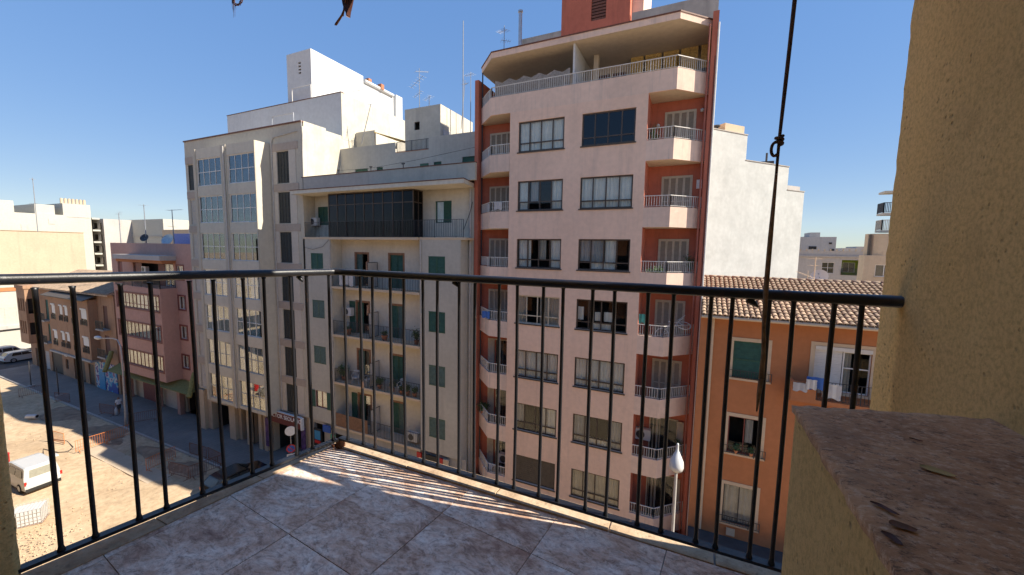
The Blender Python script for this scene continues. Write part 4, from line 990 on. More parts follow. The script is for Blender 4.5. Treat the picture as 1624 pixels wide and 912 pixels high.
    # white penthouse
    MB().box(-40.97, -26.12, 23.65, 31.2, 25.6, 29.2).obj('penthouse', 'white_wall', grey)
    MB().box(-26.117, -26.08, 23.652, 31.2, 25.64, 29.21).obj('penthouse_side', 'roof_cream', grey)
    MB().box(-41.0, -26.06, 23.62, 23.9, 29.203, 29.26).obj('penthouse_coping', 'brown_shutter', grey)
    # ground floor arcade
    FG = front(20.2); mb = MB(); wall(mb, FG, -41.0, -26.3, 0, 3.9, [(-39.6, -36.5, .02, 2.75), (-36.25, -35.7, .02, 2.1), (-35.2, -34.3, .02, 2.9), (-33.6, -32.5, .02, 2.9), (-30.9, -27.2, .02, 2.95)], .5, 1.3); mb.obj('arcade_wall', ['trim_cream', 'room_dark'], grey)
    for a, b in ((-41.0, -40.2), (-36.45, -35.6), (-34.0, -33.6), (-32.4, -32.0), (-31.7, -31.3)):
        m2 = MB(); m2.box(a, b, 19.9, 20.3, 0, 3.79); m2.obj('pillar', 'trim_cream', grey)
    m2 = MB(); m2.box(-31.35, -30.95, 19.8, 19.9, .6, 3.0); m2.obj('poster', 'poster_violet', grey)
    m2 = MB(); m2.box(-27.15, -26.75, 19.9, 20.0, .6, 3.0); m2.obj('poster', 'poster_violet', grey)
grey_block()
def doctor_sign():
    t = thing('shop_sign', 'dark red shop sign with white lettering over the dark doorway', 'sign', (-28.9, 19.75, 3.4))
    mb = MB(); mb.box(-30.75, -26.9, 19.70, 19.86, 2.95, 3.85); mb.obj('sign_board', 'sign_red', t)
    mb = MB(); mb.box(-26.89, -26.74, 19.68, 19.88, 2.9, 3.86); mb.box(-30.75, -26.9, 19.68, 19.88, 3.853, 3.90); mb.obj('sign_edge', 'sign_white', t)
    me = text_mesh('DOCTOR SEOLANO', .46); me.materials.append(M('sign_white'))
    link('lettering', me, t, mat=Matrix.Translation((-28.85, 19.69, 3.55)) @ Matrix.Rotation(rad(90), 4, 'X'))
doctor_sign()
def white_tower():
    t = thing('white_roof_tower', 'tall white rooftop tower with four small vents in its shaded face', 'building', (-31.5, 27, 29))
    mb = MB(); F = front(24.15); wall(mb, F, -33.0, -30.0, 25.6, 33.45, [(-31.55, -31.22, 32.45-.27*i, 32.60-.27*i) for i in range(4)], .08, .3); shell(mb, -33.0, -30.0, 24.15, 29.9, 25.6, 33.45); mb.obj('wall', ['white_wall', 'far_grey'], t)
    MB().box(-33.0, -30.05, 29.9, 34.2, 25.6, 33.0).obj('rear_wing', 'white_wall', t)
    m2 = MB(); m2.cyl((-29.95, 30.0, 33.05), (-29.95, 34.0, 33.05), .17, 10); m2.obj('roof_pipe', 'white_wall', t)
    MB().box(-31.0, -29.75, 34.2, 35.2, 25.6, 33.2).obj('chimney_block', 'white_wall', t)
    for (x, y) in ((-30.4, 30.5), (-30.2, 32.0)):
        m2 = MB(); m2.box(x, x+.5, y, y+.4, 33.0, 33.5); m2.obj('roof_vent', 'terracotta', t)
    # handrails on the roofs
    for n, pts in enumerate((((-31.9, 23.75, 29.26), (-31.9, 23.75, 30.35), (-29.6, 23.75, 30.35), (-29.6, 23.75, 29.26)), ((-28.9, 26.5, 29.2), (-28.9, 26.5, 30.5), (-26.6, 26.5, 30.5), (-26.6, 26.5, 29.2)), ((-29.6, 20.3, 25.95), (-29.6, 20.3, 26.75), (-27.2, 20.3, 26.75), (-27.2, 20.3, 25.95)))):
        m2 = MB(); m2.tube(pts, .03, 6); lab = ('white pipe handrail standing before the white roof tower', 'thin grey pipe handrail at the top right of the white penthouse', 'thin pipe handrail on the parapet above the tall dark shutters')[n]
        tag(m2.obj('roof_handrail', 'white_metal' if n == 0 else 'steel'), lab, 'handrail')
white_tower()

# ================================================================== SECOND PINK BLOCK
p2 = thing('pink_strip_window_block', 'low pink block with red framed strip windows in a bay', 'building', (-50, 20.6, 0))
def pink_two():
    FM = front(20.7); FB = front(19.35); S = [10.66, 7.74, 4.82]; H = 1.5
    mb = MB(); hs = [(-53.6, -45.5, s, s+H) for s in S]; wall(mb, FB, -53.9, -45.2, 3.85, 12.85, hs, .14, .8)
    mb.poly([(-45.2, 19.35, 3.85), (-45.2, 20.7, 3.85), (-45.2, 20.7, 12.85), (-45.2, 19.35, 12.85)]); mb.poly([(-53.9, 19.35, 3.85), (-45.2, 19.35, 3.85), (-45.2, 20.7, 3.85), (-53.9, 20.7, 3.85)]); mb.poly([(-53.9, 19.35, 12.6), (-45.2, 19.35, 12.6), (-45.2, 20.7, 12.6), (-53.9, 20.7, 12.6)])
    mb.obj('bay_wall', ['pink_two', 'room_dark'], p2)
    for i, s in enumerate(S):
        w = window(p2, FB, -53.6, -45.5, s, s+H, [.1+.09*k for k in range(10)], [.3] if i == 0 else [], 'red_frame', 'glass', fw=.09, mw=.05, curt=[(.02, .98, 0, 1, 'curtain_beige')] if i == 2 else [(.05, .3, 0, 1, 'curtain_beige'), (.45, .9, .0, .9, 'curtain_white')] if i == 0 else [(.5, .95, 0, 1, 'curtain_grey')])
        m2 = MB(); 
        for (a, b, c, e) in ((-53.7, -45.4, s-.12, s-.002), (-53.7, -45.4, s+H+.002, s+H+.12), (-53.72, -53.602, s-.12, s+H+.12), (-45.498, -45.38, s-.12, s+H+.12)): FB.box(m2, a, b, -.05, .04, c, e)
        m2.obj('surround', 'red_frame', w)
    mb = MB(); rs = [(-45.0, -43.9, z, z+1.25) for z in (13.75, 10.83, 7.93, 5.03)]; ths = [(-56.6, -55.6, 13.2, 15.1), (-53.3, -45.6, 12.9, 15.2)]
    wall(mb, FM, -57.9, -41.0, 3.85, 17.1, rs+ths, .16, 1.0); shell(mb, -57.9, -41.02, 20.7, 32, 0, 16.6); mb.box(-57.9, -41.0, 20.702, 20.95, 16.6, 17.09)
    mb.obj('main_wall', ['pink_two', 'room_dark'], p2)
    for (a, b, c, e) in rs:
        w = window(p2, FM, a, b, c, e, [.5], [], 'white_frame', 'glass', curt=[(.45, 1, 0, 1, 'curtain_white')])
        m2 = MB()
        for q in ((a-.14, b+.14, c-.14, c-.002), (a-.14, b+.14, e+.002, e+.14), (a-.14, a-.002, c-.001, e+.001), (b+.002, b+.14, c-.001, e+.001)): FM.box(m2, q[0], q[1], -.05, .04, q[2], q[3])
        m2.obj('surround', 'red_frame', w)
    # roof terrace
    m2 = MB(); m2.box(-54.0, -45.0, 19.4, 20.7, 15.5, 15.95); m2.obj('terrace_canopy', 'far_grey', p2)
    m2 = MB(); m2.box(-53.9, -45.1, 19.6, 20.68, 15.2, 15.49); m2.obj('canopy_beam', 'orange_wall', p2)
    for a, b, mt in ((-56.5, -55.7, 'red_frame'), (-53.1, -51.8, 'red_frame'), (-48.6, -47.4, 'red_frame')):
        m2 = MB(); FM.box(m2, a, b, -.14, -.1, 12.95, 15.05); m2.obj('door', mt, p2)
    window(p2, FM, -47.2, -45.65, 12.95, 15.1, [.5], [], 'white_frame', 'glass')
    railing(p2, [(-53.8, 19.42), (-45.25, 19.42), (-45.25, 20.6)], 12.85, 13.65, 'dark_metal', .14, .012, .02)
    # ground floor and awning
    mb = MB(); wall(mb, front(21.3), -57.9, -41.0, 0, 3.85, [(-54.5, -50.6, .05, 2.9), (-46.0, -43.9, .05, 2.7), (-43.6, -42.0, .05, 2.6)], .2, .8); mb.obj('shop_wall', ['trim_cream', 'room_dark'], p2)
    m2 = MB(); m2.box(-49.9, -46.4, 21.2, 21.29, .05, 2.6); m2.obj('garage_door', 'cream_panel', p2)
    m2 = MB(); m2.box(-54.4, -50.7, 21.2, 21.28, .05, 2.8); m2.obj('shop_door', 'red_frame', p2)
    for x in (-56.2, -50.2, -46.1, -41.6): MB().box(x-.25, x+.25, 20.6, 21.0, 0, 3.85).obj('pillar', 'pink_two', p2)
    a = MB(); n = 60
    for i in range(n):
        x = -57.5+16*i/n; a.hexa([(x, 19.4, 3.2), (x+16/n*.86, 19.4, 3.2), (x+16/n*.86, 20.6, 3.78), (x, 20.6, 3.78), (x, 19.4, 3.24), (x+16/n*.86, 19.4, 3.24), (x+16/n*.86, 20.6, 3.82), (x, 20.6, 3.82)])
    aw = a.obj('awning', 'awning_green', p2)
    for x in (-57.6, -41.35):
        m2 = MB(); m2.cyl((x, 19.3, 3.1), (x-.9, 20.3, 5.0), .22, 8); m2.obj('folded_awning', 'awning_green', aw)
pink_two()

# ================================================================== BROWN OLD HOUSES
br = thing('old_brown_house', 'old brown three storey terrace with balconies and a tiled roof at the far left', 'building', (-71, 20.4, 0))
def brown():
    FM = front(20.6); FB = front(19.8)
    mb = MB(); hm = [(-76.6, -75.5, 7.0, 9.6), (-76.4, -75.3, 4.1, 6.4), (-60.6, -59.6, 7.4, 10.0), (-60.7, -59.6, 4.2, 6.6)]
    gs = [(-81.5, -79.3, .05, 2.6), (-78.6, -77.0, .05, 2.6), (-76.2, -73.0, .05, 2.7), (-72.0, -71.2, 1.0, 2.3), (-69.6, -66.6, .05, 2.7), (-65.6, -64.2, .05, 2.6)]
    wall(mb, FM, -83.0, -57.95, 0, 11.3, hm+gs, .15, .8); shell(mb, -83.0, -57.95, 20.6, 29, 0, 11.25); mb.obj('main_wall', ['brown_wall', 'room_dark'], br)
    # bay with paired windows
    bh = []
    for zc in (7.6, 4.35):
        for a, b in ((-72.0, -70.9), (-69.7, -68.8), (-68.3, -67.4), (-66.2, -65.0), (-63.9, -62.4)): bh.append((a, b, zc, zc+1.9))
    mb = MB(); wall(mb, FB, -72.8, -62.0, 3.6, 10.6, bh, .12, .75)
    for x in (-72.8, -62.0): mb.poly([(x, 19.8, 3.6), (x, 20.6, 3.6), (x, 20.6, 10.6), (x, 19.8, 10.6)])
    mb.poly([(-72.8, 19.8, 3.6), (-62, 19.8, 3.6), (-62, 20.6, 3.6), (-72.8, 20.6, 3.6)]); mb.obj('bay_wall', ['brown_wall', 'room_dark'], br)
    for (a, b, c, e) in bh:
        w = window(br, FB, a, b, c, e, [.5], [], 'wood_slat', 'glass'); m2 = MB(); zb = c+.75 if c > 7 else c+.85
        FB.box(m2, a+.05, b-.05, -.06, -.03, zb, e-.1); FB.box(m2, a, b, -.05, .06, e-.12, e+.06); m2.obj('roller_blind', 'roller_white', w)
        if c > 7 or 1: railing(w, [(a, 19.74), (b, 19.74)], c-.02, c+.6, 'dark_metal', .14, .012, .015)
    m2 = MB(); m2.hexa([(-73.2, 19.3, 10.5), (-61.7, 19.3, 10.5), (-61.7, 20.6, 11.0), (-73.2, 20.6, 11.0), (-73.2, 19.3, 10.6), (-61.7, 19.3, 10.6), (-61.7, 20.6, 11.1), (-73.2, 20.6, 11.1)]); m2.obj('bay_roof', 'roller_brown', br)
    MB().box(-73.0, -61.8, 19.6, 20.58, 3.42, 3.59).obj('bay_ledge', 'concrete', br)
    # corner oriel
    oh = [(-81.6+k*.75, -81.1+k*.75, z, z+1.7) for z in (7.9, 4.9) for k in range(3)]; mb = MB(); wall(mb, front(19.55), -82.0, -79.2, 3.6, 10.9, oh, .12, .9); wall(mb, east(-79.2), 19.55, 20.6, 3.6, 10.9, [(19.75, 20.35, 7.6, 9.6), (19.75, 20.4, 4.8, 6.4)], .1, .7)
    mb.poly([(-82, 19.55, 3.6), (-79.2, 19.55, 3.6), (-79.2, 20.6, 3.6), (-82, 20.6, 3.6)]); mb.poly([(-82, 19.55, 10.9), (-79.2, 19.55, 10.9), (-79.2, 20.6, 10.9), (-82, 20.6, 10.9)]); mb.obj('oriel', ['brown_wall', 'room_dark'], br)
    for (a, b, c, e) in oh: window(br, front(19.55), a, b, c, e, [], [], 'wood_slat', 'glass', fw=.04)
    for (a, b, c, e) in hm:
        shutter(br, FM, a+.02, b-.02, c, e, -.06, 'green_shutter' if a < -70 else 'brown_shutter')
        m2 = MB(); m2.box(a-.4, b+.4, 19.95, 20.58, c-.14, c); bl = m2.obj('balcony_slab', 'concrete', br); railing(bl, [(a-.35, 20.0), (b+.35, 20.0)], c, c+.95, 'dark_metal', .12, .012, .016)
    for n, (a, b, c, e) in enumerate(gs):
        if n in (3,): window(br, FM, a, b, c, e, [], [.5], 'wood_slat', 'glass'); continue
        m2 = MB(); k = int((e-c)/.12)
        for j in range(k): FM.box(m2, a+.02, b-.02, -.14, -.11+.012*(j % 2), c+.12*j, c+.12*j+.112)
        m2.obj('roller_door', 'roller_brown' if n != 1 else 'far_grey', br)
    m2 = MB(); m2.box(-63.6, -58.4, 20.52, 20.598, .0, 3.3); m2.obj('painted_shopfront', 'mural_paint', br)
    m2 = MB(); m2.box(-62.6, -61.2, 20.46, 20.519, .05, 2.4); m2.obj('blue_door', 'sign_cyan', br)
    m2 = MB(); m2.box(-70.9, -70.1, 20.2, 20.58, 2.9, 3.4); m2.obj('air_conditioner', 'white_plastic', br)
    # tiled roof: two slopes
    mb = MB(); mb.poly([(-78.6, 20.1, 11.15), (-57.9, 20.1, 11.35), (-57.9, 24.6, 13.6), (-78.6, 24.6, 13.2)]); mb.poly([(-78.6, 24.6, 13.2), (-57.9, 24.6, 13.6), (-57.9, 29, 11.4), (-78.6, 29, 11.2)]); mb.poly([(-57.9, 20.1, 11.35), (-57.9, 29, 11.4), (-57.9, 24.6, 13.6)])
    mb.poly([(-78.6, 20.1, 11.0), (-57.9, 20.1, 11.2), (-57.9, 20.1, 11.35), (-78.6, 20.1, 11.15)]); mb.obj('roof', 'roof_tile', br)
    mb = MB()
    for i in range(90):
        x = -78.6+20.6*i/89; z0 = 11.17+.2*i/89; z1 = 13.22+.4*i/89; mb.tube([(x, 20.05, z0+.03), (x, 24.6, z1+.03)], .07, 5)
    o = mb.obj('roof_tiles', 'roof_tile', br); o['kind'] = 'stuff'
    MB().box(-82.1, -79.1, 19.45, 24, 10.903, 11.35).obj('oriel_cornice', 'brown_wall', br)
brown()

# ================================================================== FAR LEFT
def far_left():
    t = thing('white_corner_block', 'white building with turquoise windows at the end of the street', 'building', (-100, 24, 0)); F = east(-97)
    mb = MB(); hs = [(y, y+.78, 5.1, 6.65) for y in (17.2, 18.5, 19.8, 21.0, 22.15, 23.4, 24.7)]
    wall(mb, F, 12, 34, 3.9, 10.4, hs, .12, .6); wall(mb, F, 12, 34, -.1, 3.9, [(13, 33, .05, 3.2)], .3, 1.2); shell(mb, -98.3, -97.03, 12, 34, 0, 10.38); mb.obj('wall', ['far_white', 'room_dark'], t)
    MB().box(-98.3, -96.9, 11.9, 34.1, 9.3, 9.9).obj('red_band', 'orange_wall', t); MB().box(-97.3, -96.6, 12, 34, 3.4, 3.9).obj('ledge', 'far_grey', t)
    for h in hs: window(t, F, *h, [.5], [], 'steel', 'glass_cyan', curt=[(0, 1, 0, 1, 'sign_cyan')])
    t = tag(MB().box(-112, -98.5, 12, 31.8, 0, 18.75).obj('blank_beige_block', 'beige_wall'), 'plain beige blank walled block above the railing at the far left', 'building')
    MB().box(-112.1, -98.4, 11.9, 31.9, 18.753, 18.85).obj('parapet_coping', 'far_tan', t)
    t = thing('white_stepped_block', 'stepped white apartment block with banded corner balconies at the far left', 'building', (-118, 33, 0))
    k_ = 116/110; Yk = lambda y: y*k_; Zk = lambda z: 17.1+(z-17.1)*k_; X_ = -116
    mb = MB(); mb.box(-131, X_, 14, Yk(27.0), 0, Zk(24.2)); mb.box(-131, X_-.002, Yk(27.0), Yk(33.0), 0, Zk(22.2)); mb.box(-131, X_-.001, Yk(33.0), Yk(36.8), 0, Zk(24.45)); mb.box(-130, X_-.3, Yk(29.5), Yk(32.0), Zk(22.2), Zk(23.95)); mb.obj('wall', 'far_white', t)
    Fe = east(X_)
    for (y0, y1, z0, z1) in ((27.6, 28.5, 18.9, 20.2), (24.8, 25.4, 20.5, 20.9), (33.5, 36.6, 21.9, 22.05), (31.0, 31.8, 20.4, 21.4)): m2 = MB(); Fe.box(m2, Yk(y0), Yk(y1), .02, .06, Zk(z0), Zk(z1)); m2.obj('window_band', 'far_grey', t)
    mb = MB(); Fy = front(40.1); wall(mb, Fy, -127, X_-.2, 0, 22.2, [(-125.5+q*3.2, -123.6+q*3.2, z, z+1.2) for z in (20.1-2.48*i for i in range(4)) for q in range(3)], .15, .6); mb.box(-127, X_-.2, 40.75, 48, 0, 22.2); mb.obj('balcony_wing', ['far_grey', 'roller_brown'], t)
    for i in range(5): m2 = MB(); m2.box(-127, X_+.1, 38.9, 40.09, 21.95-2.48*i, 22.3-2.48*i); m2.obj('balcony_band', 'far_white', t)
    for k, od in enumerate(('leftmost', 'second', 'third', 'middle', 'fifth', 'sixth', 'rightmost')):
        y = Yk(33.5+k*.52); m2 = MB(); m2.cyl((X_-2, y, 24.8), (X_-2, y, 25.9), .24, 10); m2.cyl((X_-2, y, 25.9), (X_-2, y, 26.0), .18, 10)
        tag(m2.obj('roof_tank', 'far_tan'), od+' of the row of seven cylindrical tanks on the far white roof', 'tank', 'row of roof tanks')
    t = thing('white_flat_block', 'plain white flat roofed block behind the aerials left of the cream bay block', 'building', (-112, 52, 0))
    mb = MB(); mb.box(-128, -103, 45.5, 58, 0, 22.3); mb.obj('wall', 'far_white', t); MB().box(-128.1, -102.9, 45.35, 45.48, 18.55, 18.7).obj('string_course', 'far_grey', t)
    t = thing('cream_low_block', 'small cream building with terrace rails beside the cream bay block', 'building', (-75, 40, 0))
    mb = MB(); mb.box(-82, -66, 36, 46, 0, 19.4); mb.box(-72, -66, 35, 36, 0, 18.6); mb.obj('wall', 'far_tan', t); railing(t, [(-72, 35.1), (-66, 35.1)], 18.6, 19.5, 'white_metal', .3, .03, .04)
    m2 = MB(); m2.box(-71, -68, 34.94, 34.99, 17.2, 18.2); m2.obj('dark_window', 'room_dark', t)
    tag(MB().box(-52.5, -44.5, 24, 25, 16.6, 18.2).obj('lilac_parapet', 'lilac_paint'), 'lilac painted parapet on the roof of the low pink block', 'wall')
far_left()

# ================================================================== ORANGE HOUSE (right)
og = thing('orange_house', 'orange two window wide house with a clay tiled roof on the right', 'building', (4, 20.4, 0))
def orange():
    X0, X1 = .38, 13
    mb = MB(); hs = [(1.78, 3.06, 11.5, 13.17), (1.78, 3.06, 7.97, 9.68), (1.78, 3.06, 4.55, 6.4), (4.75, 6.6, 11.42, 13.3), (4.75, 6.6, 7.6, 9.7), (4.75, 6.6, 4.3, 6.4)]
    wall(mb, F20, X0, X1, 0, 14.3, hs, .16, .9); shell(mb, X0, X1, 20, 27.9, 0, 14.2); mb.obj('wall', ['orange_wall', 'room_dark'], og)
    for n, (a, b, c, e) in enumerate(hs):
        m2 = MB(); w_ = .16
        for q in ((a-w_, b+w_, e+.002, e+w_), (a-w_, a-.002, c, e+.001), (b+.002, b+w_, c, e+.001)): F20.box(m2, q[0], q[1], -.1, .025, q[2], q[3])
        F20.box(m2, a-w_-.05, b+w_+.05, -.1, .08, c-.1, c-.002); s = m2.obj('window_surround', 'trim_cream', og)
        if n == 0:
            shutter(s, F20, a+.01, b-.01, c+.01, e-.01, -.06, 'green_shutter')
        elif n in (1, 2): window(og, F20, a, b, c, e, [.5], [], 'red_frame' if n == 1 else 'dark_metal', 'glass', curt=[(.55, .8, .3, .95, 'curtain_grey')] if n == 1 else [(0, 1, 0, 1, 'curtain_grey')])
        else:
            window(og, F20, a+.95, b, c, e-.15, [.5], [.6], 'white_frame', 'glass', curt=[(0, .3, 0, 1, 'curtain_beige')]); m2 = MB(); k = 24
            for j in range(k): F20.box(m2, a+.02, a+.93, -.12, -.08+.008*(j % 2), c+(e-.15-c)*j/k, c+(e-.15-c)*(j+1)/k-.004)
            F20.box(m2, a, b, -.14, .05, e-.15, e); m2.obj('roller_shutter', 'roller_white', og)
        if n < 3: railing(s, [(a-.22, 19.9), (b+.22, 19.9)], c-.05, c+.35, 'dark_metal', .11, .008, .012)
    # little balcony
    m2 = MB(); m2.box(3.9, 6.95, 19.35, 19.98, 11.0, 11.16); m2.box(3.9, 4.75, 19.35, 19.45, 11.161, 11.85); m2.box(3.9, 4.0, 19.46, 19.98, 11.162, 11.85); b = m2.obj('balcony', 'orange_wall', og); railing(b, [(4.78, 19.4), (6.9, 19.4), (6.9, 19.95)], 11.16, 11.95, 'dark_metal', .12, .008, .012)
    mb = MB(); mb.cyl((.9, 19.93, 3.9), (.9, 19.93, 14.2), .05, 8); mb.obj('downpipe', 'trim_cream', og)
    mb = MB(); mb.tube([(X0, 19.25, 14.27), (X1, 19.25, 14.27)], .07, 8); mb.box(X0, X1, 19.3, 20.0, 14.2, 14.32); mb.obj('gutter', 'trim_cream', og)
    mb = MB(); mb.box(X0, 8, 18.2, 19.98, 3.0, 3.85); mb.obj('shop_roof', 'asphalt', og); mb = MB(); mb.box(X0, 8, 18.4, 19.9, 0, 2.99); mb.obj('shop_front', 'concrete', og)
    MB().box(2.0, 2.35, 19.94, 19.99, 3.95, 4.3).obj('meter_box', 'trim_cream', og)
    # clay tile roof
    z = lambda y: 14.36+(y-19.3)*(15.74-14.36)/(24.0-19.3)
    mb = MB(); mb.poly([(X0, 19.3, 14.35), (X1, 19.3, 14.35), (X1, 24, 15.72), (X0, 24, 15.72)]); mb.poly([(X0, 24, 15.72), (X1, 24, 15.72), (X1, 28.4, 14.3), (X0, 28.4, 14.3)]); mb.poly([(X0, 19.3, 14.2), (X0, 19.3, 14.35), (X0, 24, 15.72), (X0, 28.4, 14.3), (X0, 28.4, 14.2)])
    roof = mb.obj('roof', 'tile_bed', og)
    L_ = .40; n = 6; m2 = MB()
    for k, (yy, r0) in enumerate(((0, .092), (L_, .072))):
        for j in range(n+1):
            a = math.pi*j/n; m2.v.append((r0*math.cos(a), yy, r0*.72*math.sin(a)+(.028 if k == 0 else 0)))
    for j in range(n): m2.f.append((j, j+1, n+1+j+1, n+1+j)); m2.m.append(0)
    for j in range(n+1):   # thickness at the visible lower end
        a = math.pi*j/n; m2.v.append((.074*math.cos(a), 0, .074*.72*math.sin(a)+.028))
    b0 = 2*(n+1)
    for j in range(n): m2.f.append((j, j+1, b0+j+1, b0+j)); m2.m.append(0)
    me = m2.mesh('tile', 'roof_tile', True); sl = math.atan2(15.74-14.36, 4.7); rnd = random.Random(9)
    ncol = int((8.6-X0)/.208); cnt = 0; rest = MB()
    for r in range(15):
        for c in range(ncol):
            x = X0+.1+c*.208+rnd.uniform(-.008, .008); y = 19.2+r*.325*math.cos(sl)+rnd.uniform(-.012, .012)
            mt = Matrix.Translation((x, y, z(y)+.012)) @ Matrix.Rotation(sl, 4, 'X') @ Matrix.Rotation(rnd.uniform(-.03, .03), 4, 'Z')
            if cnt < 300: link('tile', me, roof, mat=mt)
            else:
                bi = len(rest.v); rest.v += [tuple(mt @ Vector(v)) for v in m2.v]; rest.f += [tuple(bi+q for q in f) for f in m2.f]; rest.m += m2.m
            cnt += 1
    o = rest.obj('tiles', 'roof_tile', roof, smooth=True); o['kind'] = 'stuff'
    m3 = MB(); x = X0
    while x < 9: m3.tube([(x, 24, 15.76+.02*rnd.random()), (x+.4, 24, 15.76+.02*rnd.random())], [.1, .085], 8); x += .36
    m3.obj('ridge_tiles', 'roof_tile', roof, smooth=True)
orange()

# ================================================================== RIGHT BACKGROUND
def far_right():
    t = thing('white_party_wall_block', 'big blank whitewashed stepped party wall behind the clay tiled roof', 'building', (3, 29, 0))
    S0 = Vector((.4, 26.0)); d = Vector((.665, .747)).normalized(); nb = Vector((-d.y, d.x))*9
    for a, b, z in ((-.6, 3.08, 24.17), (3.08, 7.2, 22.69), (7.2, 9.0, 21.22)):
        p = S0+d*a; q = S0+d*b; MB().prism([tuple(p), tuple(q), tuple(q+nb), tuple(p+nb)], 0, z).obj('wall', 'lime_wall', t)
        MB().prism([tuple(p-d*.02-nb*.004), tuple(q+d*.02-nb*.004), tuple(q+nb*.04), tuple(p+nb*.04)], z+.002, z+.05).obj('coping', 'concrete', t)
    p = S0+d*1.35; e = S0+d*3.0; MB().prism([tuple(p+nb*.02), tuple(e+nb*.02), tuple(e+nb*.2), tuple(p+nb*.2)], 24.22, 24.72).obj('chimney', 'far_tan', t)
    p = S0+d*.95+nb*.05; m2 = MB(); m2.cyl((p.x, p.y, 24.2), (p.x, p.y, 24.5), .12, 8); m2.cyl((p.x, p.y, 24.5), (p.x, p.y, 24.58), .2, 8); m2.obj('roof_vent', 'dark_metal', t)
    p = S0+d*5.6+nb*.05; m2 = MB(); m2.cyl((p.x, p.y, 22.7), (p.x, p.y, 23.5), .06, 8); m2.box(p.x-.4, p.x+.4, p.y-.2, p.y+.2, 22.72, 22.95); m2.obj('roof_vent', 'dark_metal', t)
    p = S0+d*8.0+nb*.04; m2 = MB(); m2.prism([tuple(S0+d*7.3+nb*.03), tuple(S0+d*8.95+nb*.03), tuple(S0+d*8.95+nb*.12), tuple(S0+d*7.3+nb*.12)], 21.27, 21.6); m2.obj('roof_box', 'far_grey', t)
    t = thing('grey_flat_block', 'long grey flat roofed block with a lime green loggia in the right distance', 'building', (15, 60, 0)); F = front(60)
    mb = MB(); wall(mb, F, 8, 30, 0, 17.5, [(14.1, 15.35, 14.75, 16.1), (16.05, 18.15, 14.6, 16.42), (16.05, 18.15, 11.8, 14.0)], .15, 1.4, mr=2); shell(mb, 8, 30, 60, 72, 0, 17.5); mb.obj('wall', ['far_grey', 'room_dark', 'lime_green'], t)
    MB().box(7.9, 30.1, 59.85, 59.99, 16.75, 16.9).obj('string_course', 'far_grey', t)
    window(t, F, 14.1, 15.35, 14.75, 16.1, [.5], [.5], 'white_frame', 'glass_dark'); window(t, Fr((0, 61.3, 0), (1, 0, 0), (0, -1, 0)), 16.5, 17.7, 14.9, 16.1, [.5], [], 'white_frame', 'glass_dark')
    railing(t, [(16.05, 59.95), (18.15, 59.95)], 14.62, 15.4, 'dark_metal', .12, .015, .02)
    for k in range(12): m2 = MB(); m2.box(11.8+k*.6, 11.9+k*.6, 59.9, 60.1, 17.5, 17.72); m2.obj('drain_spout', 'far_tan', t)
    t = thing('pale_far_block', 'pale grey block with a rooftop box rising behind the long grey block', 'building', (18, 85, 0))
    mb = MB(); mb.box(14, 21.7, 85, 95, 0, 20.05); mb.box(18.1, 19.6, 86, 90, 20.05, 20.85); mb.obj('wall', 'far_grey', t)
    for a, b, c, e in ((17.9, 19.0, 17.9, 18.4), (20.7, 21.1, 18.8, 19.1), (20.9, 21.5, 17.6, 18.0)): MB().box(a, b, 84.92, 84.99, c, e).obj('window', 'room_dark', t)
    t = thing('hazy_far_block', 'small far pale blocks on the horizon at right', 'building', (33, 120, 0)); mb = MB(); mb.box(32, 34.6, 120, 128, 0, 18.6); mb.box(34.7, 38, 120.5, 128, 0, 19.0); mb.box(27.6, 30, 121, 126, 0, 17.9); mb.obj('wall', 'far_grey', t)
    t = thing('tan_balcony_block', 'tan block with curved balconies just showing past the tan wall', 'building', (14, 40, 0)); F = front(40)
    mb = MB(); wall(mb, F, 12.08, 20, 0, 17.05, [(12.8, 13.9, 15.4, 16.35)], .2, .8); shell(mb, 12.08, 20, 40, 41.2, 0, 17.05); mb.obj('wall', ['far_tan', 'room_dark'], t); window(t, F, 12.8, 13.9, 15.4, 16.35, [.5], [], 'white_frame', 'glass_dark', sill='far_tan')
    mb = MB(); mb.cyl((13.35, 41.1, 17.06), (13.35, 41.1, 18.75), 1.0, 20); mb.obj('roof_cylinder', 'far_tan', t); mb = MB(); mb.box(12.35, 12.5, 40.3, 40.5, 17.06, 18.7); mb.obj('downpipe', 'roller_brown', t)
    MB().box(15.4, 24, 42.2, 43.2, 0, 26).obj('tower_wall', 'far_tan', t)
    for z in (18.9, 20.25, 21.95):
        m2 = MB(); m2.box(13.2, 16, 40.9, 42.1, z, z+.16); m2.obj('balcony_slab', 'far_white', t)
        if z < 21: railing(t, [(15.6, 40.95), (13.25, 40.95), (13.25, 42.1)], z+.16, z+.95, 'far_white' if z < 19 else 'dark_metal', .1, .02, .03)
far_right()

# ================================================================== ROOF AERIALS AND DISHES
def aerial(base, h, parts, label, r=.03, lean=(0, 0), mat='antenna_metal'):
    t = thing('roof_aerial', label, 'aerial', base); mb = MB(); mb.tube([(0, 0, 0), (lean[0]*.5, lean[1]*.5, h*.5), (lean[0], lean[1], h)], [r, r*.9, r*.7], 6); mb.obj('mast', mat, t, True)
    for (z, az, length, n, tilt, el) in parts:
        m2 = MB(); c = Vector((lean[0]*z/h, lean[1]*z/h, z)); d = Vector((math.cos(rad(az)), math.sin(rad(az)), math.tan(rad(tilt)))).normalized(); s = Vector((-d.y, d.x, 0)).normalized()
        m2.cyl(c-d*length*.3, c+d*length*.7, .014, 5)
        for k in range(n):
            p = c+d*length*(-.28+.96*k/max(1, n-1)); w = el*(1-.35*k/n); m2.cyl(p-s*w, p+s*w, .008, 4)
        m2.obj('yagi', mat, t, True)
    return t
